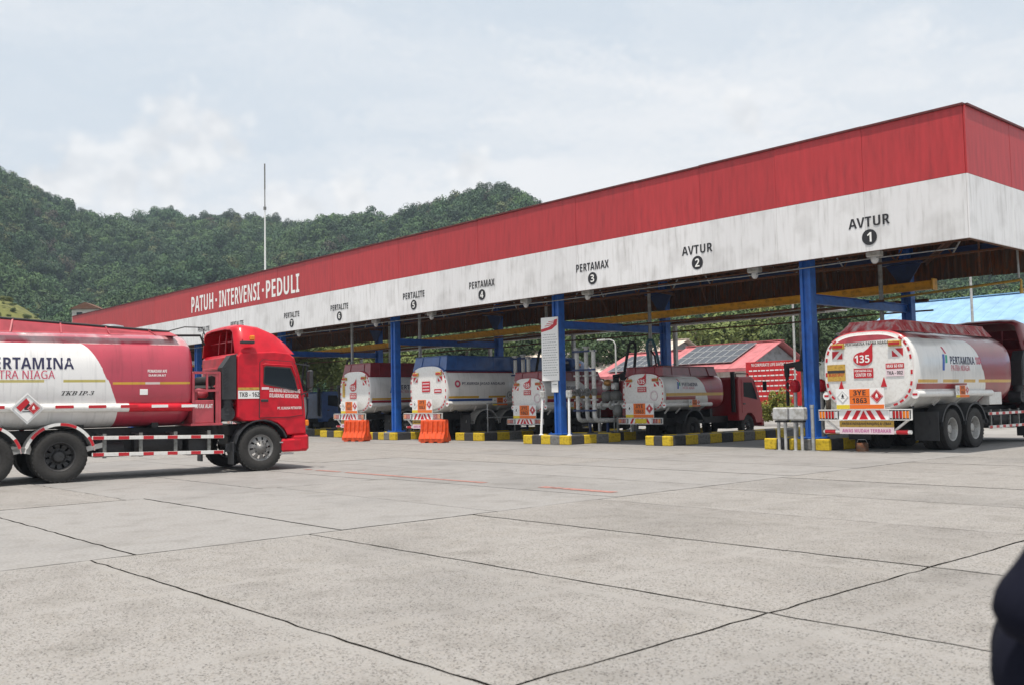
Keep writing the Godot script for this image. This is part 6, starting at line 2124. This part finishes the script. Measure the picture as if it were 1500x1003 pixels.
	pb.cyl(Vector3.ZERO, Vector3(0, 1.15, 0), 0.045, 0.045, 12)
	pb.cyl(Vector3(0, 1.12, 0), Vector3(0, 1.2, 0), 0.055, 0.055, 12)
	obj(pb, "pipe", M.galv, ps)
	pb = MB.new()
	pb.cyl(Vector3.ZERO, Vector3(0, 0.012, 0), 0.09, 0.09, 12)
	obj(pb, "foot", M.galv, ps)
	# red valve stand and fire extinguisher behind the boxes
	for d in [[-14.65, -23.6, "red valve stand behind the grey switch boxes"], [-14.2, -24.2, "red handwheel valve beside the blue column of bay 1"]]:
		var t := thing("valve_stand", d[2], "valve", Vector3(d[0], 0.3, d[1]))
		var b := MB.new()
		b.cyl(Vector3.ZERO, Vector3(0, 1.25, 0), 0.05, 0.05, 10)
		obj(b, "pipe", M.grey_paint, t)
		b = MB.new()
		b.lathe(Vector3(0, 1.4, 0), Vector3.UP, [[0.0, -0.18], [0.12, -0.14], [0.15, 0.0], [0.11, 0.14], [0.0, 0.2]], 14)
		handwheel(b, Vector3(0, 1.42, 0.22), Vector3(0, 0, 1), 0.16)
		obj(b, "valve", M.red, t)
	# short bollards on the island of the tall sign
	for d in [[-23.95, "thin white post between the kerb and the column, under the tall sign"], [-22.6, "white post with a small box beside the column of the tall sign"]]:
		var t := thing("white_post", d[1], "post", Vector3(d[0], 0.3, -22.75), 0.0, "")
		var b := MB.new()
		b.cyl(Vector3.ZERO, Vector3(0.0 if d[0] < -23.0 else -0.08, 1.25, -0.1), 0.045, 0.04, 12)
		b.cyl(Vector3.ZERO, Vector3(0, 0.02, 0), 0.09, 0.07, 12)
		obj(b, "tube", M.white_clean, t)
		boxpart("head_box", Vector3(0.0 if d[0] < -23.0 else -0.08, 1.36, -0.1), Vector3(0.2, 0.24, 0.12), M.grey_paint, t, 0.02)

# ------------------------------------------------------------------ things in the yard
func yard_things() -> void:
	# tall sign on the second column
	var t := thing("tall_sign", "tall white sign with a red emblem over rows of print, fixed to a blue column", "sign", Vector3(-23.66, 0, -22.98), 0.12)
	boxpart("board", Vector3(0, 3.2, 0), Vector3(0.74, 2.15, 0.03), M.white_clean, t, 0.004)
	var b := MB.new()
	b.prism(PackedVector2Array([Vector2(-0.36, 3.78), Vector2(0.1, 3.86), Vector2(0.33, 4.0), Vector2(0.35, 4.2), Vector2(0.22, 4.18), Vector2(0.16, 4.02), Vector2(-0.04, 3.94), Vector2(-0.36, 3.88)]), Transform3D(Basis(), Vector3(0, 0, 0.016)), 0.003)
	for k in 3: b.bar(Vector3(-0.2 + 0.08 * k, 3.98 + 0.07 * k, 0.018), Vector3(0.2, 4.02 + 0.055 * k, 0.018), 0.003, 0.022)
	obj(b, "red_emblem", M.reflect_red, t)
	for k in 17:
		b = MB.new()
		var x := -0.3
		while x < 0.27:
			var l := 0.03 + 0.06 * absf(sin(x * 31.0 + k * 1.9))
			b.box(Vector3(x + l * 0.5, 3.68 - 0.085 * k, 0.017), Vector3(l, 0.022, 0.003))
			x += l + 0.022
		obj(b, "worn_print", M.galv, t)
	t = thing("notice_card", "small white notice below the tall sign on the blue column", "sign", Vector3(-23.52, 1.92, -23.03))
	boxpart("card", Vector3.ZERO, Vector3(0.32, 0.38, 0.015), M.white_clean, t, 0.003)
	boxpart("printed_line", Vector3(0, 0.08, 0.01), Vector3(0.22, 0.03, 0.003), M.galv, t)
	# water filled barriers
	var br := barrier("orange plastic barrier in front of the flat red topped tank truck", Vector3(-32.85, 0, -21.1), deg_to_rad(21))
	copy_thing(br, "plastic_barrier", "orange plastic barrier in front of the blue topped tank truck", Vector3(-28.44, 0, -21.62), deg_to_rad(21))
	# chock block under the tail of the bay 1 truck
	t = thing("drip_drum", "rusty drip drum under the tail of the truck in bay 1", "drum", Vector3(-12.45, 0, -23.05))
	b = MB.new()
	b.lathe(Vector3.ZERO, Vector3.UP, [[0.0, 0.0], [0.15, 0.0], [0.155, 0.02], [0.15, 0.1], [0.155, 0.12], [0.15, 0.14], [0.15, 0.22], [0.135, 0.22], [0.13, 0.05]], 18)
	obj(b, "shell", M.rust_steel, t)
	b = MB.new()
	b.tube([Vector3(-0.15, 0.2, 0), Vector3(-0.1, 0.3, 0), Vector3(0.1, 0.3, 0), Vector3(0.15, 0.2, 0)], 0.008, 5)
	obj(b, "handle", M.steel, t)
	# lightning mast far behind the canopy
	var d := px_dir(388, 400)
	var flat := Vector3(d.x, 0, d.z).normalized() * 95.0
	t = thing("lightning_mast", "slender white lightning mast rising above the far part of the canopy", "mast", flat)
	b = MB.new()
	b.cyl(Vector3.ZERO, Vector3(0, 12, 0), 0.13, 0.10, 10)
	b.cyl(Vector3(0, 12, 0), Vector3(0, 20.5, 0), 0.10, 0.06, 10)
	obj(b, "mast_tube", M.white_clean, t)
	b = MB.new()
	b.cyl(Vector3(0, 20.5, 0), Vector3(0, 22.3, 0), 0.055, 0.05, 8)
	b.cyl(Vector3(0, 22.3, 0), Vector3(0, 24.8, 0), 0.07, 0.07, 8)
	b.cyl(Vector3(0, 20.3, 0), Vector3(0, 20.6, 0), 0.14, 0.14, 10)
	obj(b, "mast_head", M.valve_grey, t)
	# lamp posts behind the bays
	for q in [["street lamp with a curved arm behind the canopy, near the red roofed annex", 903, 47.0, 5.0, 1.0], ["straight white lamp post behind the red notice board", 1166, 44.0, 7.5, 0.2], ["lamp post in front of the pale blue roof", 1430, 46.0, 8.2, 0.5]]:
		d = px_dir(q[1], 560)
		flat = Vector3(d.x, 0, d.z) / absf(d.z) * q[2]
		t = thing("lamp_post", q[0], "lamp post", Vector3(flat.x, 0, flat.z), 0.0, "lamp posts behind the canopy")
		b = MB.new()
		b.cyl(Vector3.ZERO, Vector3(0, q[3], 0), 0.075, 0.05, 10)
		b.cyl(Vector3.ZERO, Vector3(0, 0.3, 0), 0.12, 0.12, 10)
		obj(b, "pole", M.grey_paint, t)
		b = MB.new()
		b.tube([Vector3(0, q[3], 0), Vector3(-0.15 * q[4], q[3] + 0.25, 0), Vector3(-0.5 * q[4], q[3] + 0.36, 0), Vector3(-1.0 * q[4], q[3] + 0.36, 0)], 0.035, 8)
		obj(b, "bracket_arm", M.grey_paint, t)
		b = MB.new()
		b.box(Vector3(-1.15 * q[4] - 0.1, q[3] + 0.36, 0), Vector3(0.6, 0.12, 0.26), 0.04)
		obj(b, "lamp_head", M.grey_paint, t)

func barrier(label: String, at: Vector3, turn: float) -> Node3D:
	var t := thing("plastic_barrier", label, "barrier", at, turn, "orange barriers in front of the bays")
	var b := MB.new()
	var L := 1.06
	# splayed foot, sloping skirt and ribbed upper wall
	var prof := PackedVector2Array([Vector2(-0.26, 0.05), Vector2(-0.27, 0.16), Vector2(-0.14, 0.40), Vector2(-0.10, 0.80), Vector2(-0.08, 0.84), Vector2(0.08, 0.84), Vector2(0.10, 0.80), Vector2(0.14, 0.40), Vector2(0.27, 0.16), Vector2(0.26, 0.05)])
	b.prism(prof, Transform3D(Basis(Vector3(0, 0, 1), Vector3(0, 1, 0), Vector3(-1, 0, 0)), Vector3(L * 0.5, 0, 0)), L)
	for s in [-1.0, 1.0]:
		for k in 3: b.box(Vector3(-0.36 + 0.36 * k, 0.04, s * 0.16), Vector3(0.2, 0.08, 0.2), 0.01)
	obj(b, "body", M.orange_plastic, t)
	b = MB.new()
	for s in [-1.0, 1.0]:
		for k in 5:
			var x := -0.42 + 0.21 * k
			b.bar(Vector3(x, 0.38, s * 0.15), Vector3(x, 0.79, s * 0.108), 0.10, 0.03, 0.008)
		for k in 4:
			var x := -0.36 + 0.24 * k
			b.prism(PackedVector2Array([Vector2(-0.07, 0.0), Vector2(0.07, 0.0), Vector2(0.03, 0.24), Vector2(-0.03, 0.24)]), Transform3D(Basis(Vector3(1, 0, 0), Vector3(0, 0.88, -s * 0.48), Vector3(0, s * 0.48, 0.88)) , Vector3(x, 0.15, s * 0.275)), 0.02)
	obj(b, "ribs", M.orange_plastic, t)
	for x in [-L * 0.5 - 0.02, L * 0.5 + 0.02]:
		b = MB.new()
		b.cyl(Vector3(x, 0.2, 0), Vector3(x, 0.72, 0), 0.035, 0.035, 8)
		obj(b, "connector", M.orange_plastic, t)
	for k in 2:
		b = MB.new()
		b.cyl(Vector3(-0.3 + 0.6 * k, 0.84, 0), Vector3(-0.3 + 0.6 * k, 0.87, 0), 0.05, 0.045, 12)
		obj(b, "filler_cap", M.orange_plastic, t)
	return t

# ------------------------------------------------------------------ trees close behind the canopy
func near_trees() -> void:
	var green := Color(0.075, 0.12, 0.032)
	var lime := Color(0.14, 0.175, 0.045)
	var deep := Color(0.04, 0.075, 0.026)
	for q in [[446, 62.0, 6.2, 3.0, 0, lime, "broad yellow green tree behind the all blue tank truck"], [486, 66.0, 5.6, 2.6, 1, lime, "light green tree seen between the all blue truck and its neighbour"], [520, 74.0, 7.4, 3.4, 2, green, "green tree behind the flat red topped tank truck"], [566, 70.0, 6.6, 3.0, 0, lime, "light green tree beside the column between bays 5 and 6"], [602, 82.0, 7.6, 3.2, 1, green, "rounded tree rising over the blue topped tank truck"], [676, 84.0, 8.4, 3.6, 2, deep, "dark tree behind the cream roofed shed"], [706, 88.0, 9.0, 3.4, 0, green, "tall green tree beyond the cream roofed shed"], [762, 92.0, 9.4, 4.0, 1, deep, "dark spreading tree to the side of the tall sign"], [858, 84.0, 9.6, 4.2, 2, green, "spreading tree behind the street lamp with the curved arm"], [908, 80.0, 8.2, 3.8, 0, deep, "dark green tree rising over the red roofed annex"], [952, 88.0, 9.2, 3.8, 1, green, "green tree beyond the white shed behind the office"], [1040, 84.0, 9.0, 4.2, 2, lime, "light green tree over the solar roof"], [1082, 92.0, 10.5, 4.4, 0, green, "large green tree over the gable of the office"], [1128, 86.0, 9.4, 4.0, 1, lime, "light green tree behind the black loading arm"], [1160, 80.0, 8.6, 3.4, 2, green, "green tree behind the straight white lamp post"], [1212, 72.0, 8.4, 3.4, 0, deep, "dark tree beside the tank truck in bay 1"], [1245, 88.0, 10.4, 4.0, 1, green, "green tree over the tail of the truck in bay 1"], [1392, 104.0, 11.0, 4.6, 2, deep, "dark tree behind the ridge of the pale blue roof"], [1450, 108.0, 11.6, 4.8, 0, green, "green tree over the pale blue roof, beside its lamp post"], [1496, 104.0, 11.2, 4.6, 1, deep, "dense tree at the far side of the pale blue roof"]]:
		var d := px_dir(q[0], 560)
		var f = Vector3(d.x, 0, d.z).normalized() * q[1]
		tree("broadleaf_tree", q[6], "trees behind the canopy", Vector3(f.x, -0.05, f.z), q[2], q[3], q[4], q[5])
	# bushes by the notice board
	for q in [[1118, 42.0, 1.3, 0.8, "yellow green bush at the foot of the notice board, beside its post"], [1142, 42.5, 1.9, 0.7, "tall yellow green bush between the loading arm and the notice board"], [1152, 41.5, 1.2, 0.6, "low green bush under the notice board"]]:
		var d := px_dir(q[0], 600)
		var f = Vector3(d.x, 0, d.z) / absf(d.z) * q[1]
		var t := thing("bush", q[4], "bush", Vector3(f.x, -0.03, f.z), 0.0, "bushes by the notice board")
		if not MESH.has("bush"): MESH.bush = [crown_mesh(71, 1.0, 0.8, 1100, 0.12, 7), trunk_mesh(72, 1.0, 0.05, 0.5)]
		put(MESH.bush[1], "stem", M.bark, t).scale = Vector3(q[3], q[2], q[3])
		var m: StandardMaterial3D = M.leaf.duplicate()
		m.albedo_color = Color(0.19, 0.20, 0.03).linear_to_srgb()
		put(MESH.bush[0], "foliage", m, t, Vector3(0, q[2] * 0.6, 0)).scale = Vector3(q[3], q[2] * 0.55, q[3])

# ------------------------------------------------------------------ the bystander at the edge of the frame
func net(bones: Array, cell: float, k: float) -> ArrayMesh:     # smooth union of tapered capsules, meshed as surface nets
	var lo := Vector3(1e9, 1e9, 1e9)
	var hi := -lo
	for q in bones:
		for e in 2:
			var r = Vector3.ONE * (q[2 + e] + cell * 2.5)
			lo = lo.min(q[e] - r)
			hi = hi.max(q[e] + r)
	var n := Vector3i(((hi - lo) / cell).ceil()) + Vector3i.ONE
	var val := PackedFloat32Array()
	val.resize(n.x * n.y * n.z)
	val.fill(1.0)
	for q in bones:
		var a: Vector3 = q[0]
		var ab: Vector3 = q[1] - a
		var l2 := maxf(ab.length_squared(), 1e-9)
		var rm: float = maxf(q[2], q[3]) + k * 2.0 + cell * 2.0
		var p0 := Vector3i(((a.min(q[1]) - Vector3.ONE * rm - lo) / cell).floor()).clamp(Vector3i.ZERO, n - Vector3i.ONE)
		var p1 := Vector3i(((a.max(q[1]) + Vector3.ONE * rm - lo) / cell).ceil()).clamp(Vector3i.ZERO, n - Vector3i.ONE)
		for z in range(p0.z, p1.z + 1):
			for y in range(p0.y, p1.y + 1):
				for x in range(p0.x, p1.x + 1):
					var p := lo + Vector3(x, y, z) * cell
					var t := clampf((p - a).dot(ab) / l2, 0.0, 1.0)
					var d := (p - a - ab * t).length() - lerpf(q[2], q[3], t)
					var i := x + n.x * (y + n.y * z)
					var o := val[i]
					var h := maxf(k - absf(o - d), 0.0) / k
					val[i] = minf(o, d) - h * h * k * 0.25
	var id := PackedInt32Array()
	id.resize(val.size())
	id.fill(-1)
	var pts := PackedVector3Array()
	var off := [0, 1, n.x, n.x + 1, n.x * n.y, n.x * n.y + 1, n.x * n.y + n.x, n.x * n.y + n.x + 1]
	var crn := [Vector3(0, 0, 0), Vector3(1, 0, 0), Vector3(0, 1, 0), Vector3(1, 1, 0), Vector3(0, 0, 1), Vector3(1, 0, 1), Vector3(0, 1, 1), Vector3(1, 1, 1)]
	var edges := [[0, 1], [2, 3], [4, 5], [6, 7], [0, 2], [1, 3], [4, 6], [5, 7], [0, 4], [1, 5], [2, 6], [3, 7]]
	for z in n.z - 1:
		for y in n.y - 1:
			for x in n.x - 1:
				var i := x + n.x * (y + n.y * z)
				var inside := 0
				for c in 8:
					if val[i + off[c]] < 0.0: inside += 1
				if inside == 0 or inside == 8: continue
				var s := Vector3()
				var m := 0
				for e in edges:
					var va := val[i + off[e[0]]]
					var vb := val[i + off[e[1]]]
					if (va < 0.0) != (vb < 0.0):
						s += (crn[e[0]] as Vector3).lerp(crn[e[1]], va / (va - vb))
						m += 1
				id[i] = pts.size()
				pts.append(lo + (Vector3(x, y, z) + s / m) * cell)
	var st := SurfaceTool.new()
	st.begin(Mesh.PRIMITIVE_TRIANGLES)
	for p in pts: st.add_vertex(p)
	var step := [1, n.x, n.x * n.y]
	for z in range(1, n.z - 1):
		for y in range(1, n.y - 1):
			for x in range(1, n.x - 1):
				var i := x + n.x * (y + n.y * z)
				for ax in 3:
					var va := val[i]
					var vb: float = val[i + step[ax]]
					if (va < 0.0) == (vb < 0.0): continue
					var u: int = step[(ax + 1) % 3]
					var w: int = step[(ax + 2) % 3]
					var q := [id[i], id[i - u], id[i - u - w], id[i - w]]
					if q.has(-1): continue
					var ord := [0, 2, 1, 0, 3, 2] if va < 0.0 else [0, 1, 2, 0, 2, 3]
					for o in ord: st.add_index(q[o])
	st.generate_normals()
	return st.commit()

func bystander() -> void:
	var d := px_dir(1480, 985)
	var right := Vector3(d.x, 0, d.z).normalized().cross(Vector3.UP)
	d = px_dir(1457, 985)
	var at := EYE + d * ((EYE.y - 0.93) / -d.y)
	at = Vector3(at.x, 0, at.z) + right * 0.15
	# stands with the back towards the yard, facing out of the frame: local +x is forward
	var t := thing("person", "person in dark jacket and trousers standing with bent elbows, holding a phone", "person", at, atan2(-right.z, right.x))
	var B := []
	for s in [-1.0, 1.0]:
		B += [[Vector3(0.0, 0.93, s * 0.085), Vector3(0.02, 0.52, s * 0.10), 0.098, 0.066], [Vector3(0.02, 0.52, s * 0.10), Vector3(-0.03, 0.10, s * 0.11), 0.064, 0.048], [Vector3(-0.05, 0.95, s * 0.07), Vector3(-0.04, 0.88, s * 0.07), 0.105, 0.10]]
		var back := -0.085 if s > 0.0 else -0.03
		B += [[Vector3(0.09, 1.38, s * 0.18), Vector3(back, 1.10, s * 0.215), 0.068, 0.050], [Vector3(back - 0.005, 1.085, s * 0.215), Vector3(0.24, 1.13, s * 0.15), 0.048, 0.036]]
	B += [[Vector3(0.0, 0.98, -0.06), Vector3(0.0, 0.98, 0.06), 0.128, 0.128], [Vector3(0.03, 1.10, -0.05), Vector3(0.03, 1.10, 0.05), 0.118, 0.118], [Vector3(0.08, 1.27, -0.09), Vector3(0.08, 1.27, 0.09), 0.122, 0.122], [Vector3(0.095, 1.39, -0.13), Vector3(0.095, 1.39, 0.13), 0.072, 0.072], [Vector3(0.11, 1.42, 0), Vector3(0.135, 1.48, 0), 0.062, 0.056]]
	put(net(B, 0.018, 0.045), "clothed_body", M.jacket, t)
	var H := [[Vector3(0.0, 1.48, 0), Vector3(0.01, 1.56, 0), 0.052, 0.05], [Vector3(0.005, 1.65, 0), Vector3(0.02, 1.645, 0), 0.085, 0.082], [Vector3(0.035, 1.60, 0), Vector3(0.06, 1.565, 0), 0.058, 0.036], [Vector3(0.105, 1.625, 0), Vector3(0.118, 1.60, 0), 0.010, 0.014], [Vector3(0.085, 1.578, -0.018), Vector3(0.085, 1.578, 0.018), 0.010, 0.010], [Vector3(0.088, 1.648, -0.04), Vector3(0.094, 1.65, 0.04), 0.011, 0.011]]
	for s in [-1.0, 1.0]: H.append([Vector3(0.0, 1.635, s * 0.082), Vector3(-0.008, 1.605, s * 0.08), 0.014, 0.010])
	put(net(H, 0.007, 0.022), "head", M.skin, t, Vector3(0.135, -0.02, 0))
	put(net([[Vector3(-0.01, 1.675, 0), Vector3(0.02, 1.68, 0), 0.092, 0.088], [Vector3(-0.05, 1.62, 0), Vector3(-0.045, 1.58, 0), 0.058, 0.045]], 0.009, 0.02), "hair", M.hair, t, Vector3(0.135, -0.02, 0))
	for s in [-1.0, 1.0]:
		var e := MB.new()
		e.lathe(Vector3(0.092, 1.632, s * 0.031), Vector3(1, 0, 0), [[0.011, 0.0], [0.009, 0.006], [0.0, 0.009]], 10)
		obj(e, "eye", M.hair, t, Vector3(0.135, -0.02, 0))
	# both hands close round a phone
	for s in [-1.0, 1.0]:
		var w := Vector3(0.155, 1.133, s * 0.145)
		var palm := Vector3(0.215, 1.155, s * 0.085)
		var F := [[w - Vector3(0.03, 0.005, -s * 0.012), palm, 0.026, 0.030], [palm, palm + Vector3(0.02, 0.03, -s * 0.012), 0.026, 0.020]]
		for k in 4:
			var r0 := palm + Vector3(0.022, -0.018 + 0.018 * k, -s * 0.004)
			var l: float = [0.8, 0.95, 1.0, 0.9][k]
			var m1 := r0 + Vector3(0.030, 0.004, -s * 0.016) * l
			var m2 := m1 + Vector3(0.006, 0.002, -s * 0.028) * l
			var m3 := m2 + Vector3(-0.016, 0.0, -s * 0.012) * l
			F += [[r0, m1, 0.0095, 0.009], [m1, m2, 0.009, 0.0085], [m2, m3, 0.0085, 0.0075]]
		var th := palm + Vector3(-0.01, 0.025, -s * 0.01)
		F += [[th, th + Vector3(0.0, 0.026, -s * 0.022), 0.012, 0.010], [th + Vector3(0.0, 0.026, -s * 0.022), th + Vector3(0.008, 0.03, -s * 0.05), 0.010, 0.008]]
		put(net(F, 0.005, 0.008), "hand", M.skin, t, Vector3(0.1, 0, 0))
	for s in [-1.0, 1.0]:
		put(net([[Vector3(-0.05, 0.05, s * 0.11), Vector3(0.06, 0.04, s * 0.115), 0.046, 0.040], [Vector3(0.06, 0.04, s * 0.115), Vector3(0.16, 0.03, s * 0.125), 0.042, 0.030], [Vector3(-0.03, 0.08, s * 0.11), Vector3(-0.03, 0.12, s * 0.11), 0.05, 0.052]], 0.012, 0.02), "shoe", M.black_plastic, t)
	var ph := thing("phone", "dark phone held in both hands of the person at the yard's edge", "phone", at + Vector3(0, 1.175, 0) + right * 0.336, atan2(-right.z, right.x))
	var pb := MB.new()
	pb.box(Vector3.ZERO, Vector3(0.009, 0.075, 0.15), 0.003)
	obj(pb, "case", M.black_plastic, ph)
	boxpart("screen", Vector3(-0.0055, 0, 0), Vector3(0.001, 0.066, 0.138), M.glass, ph)
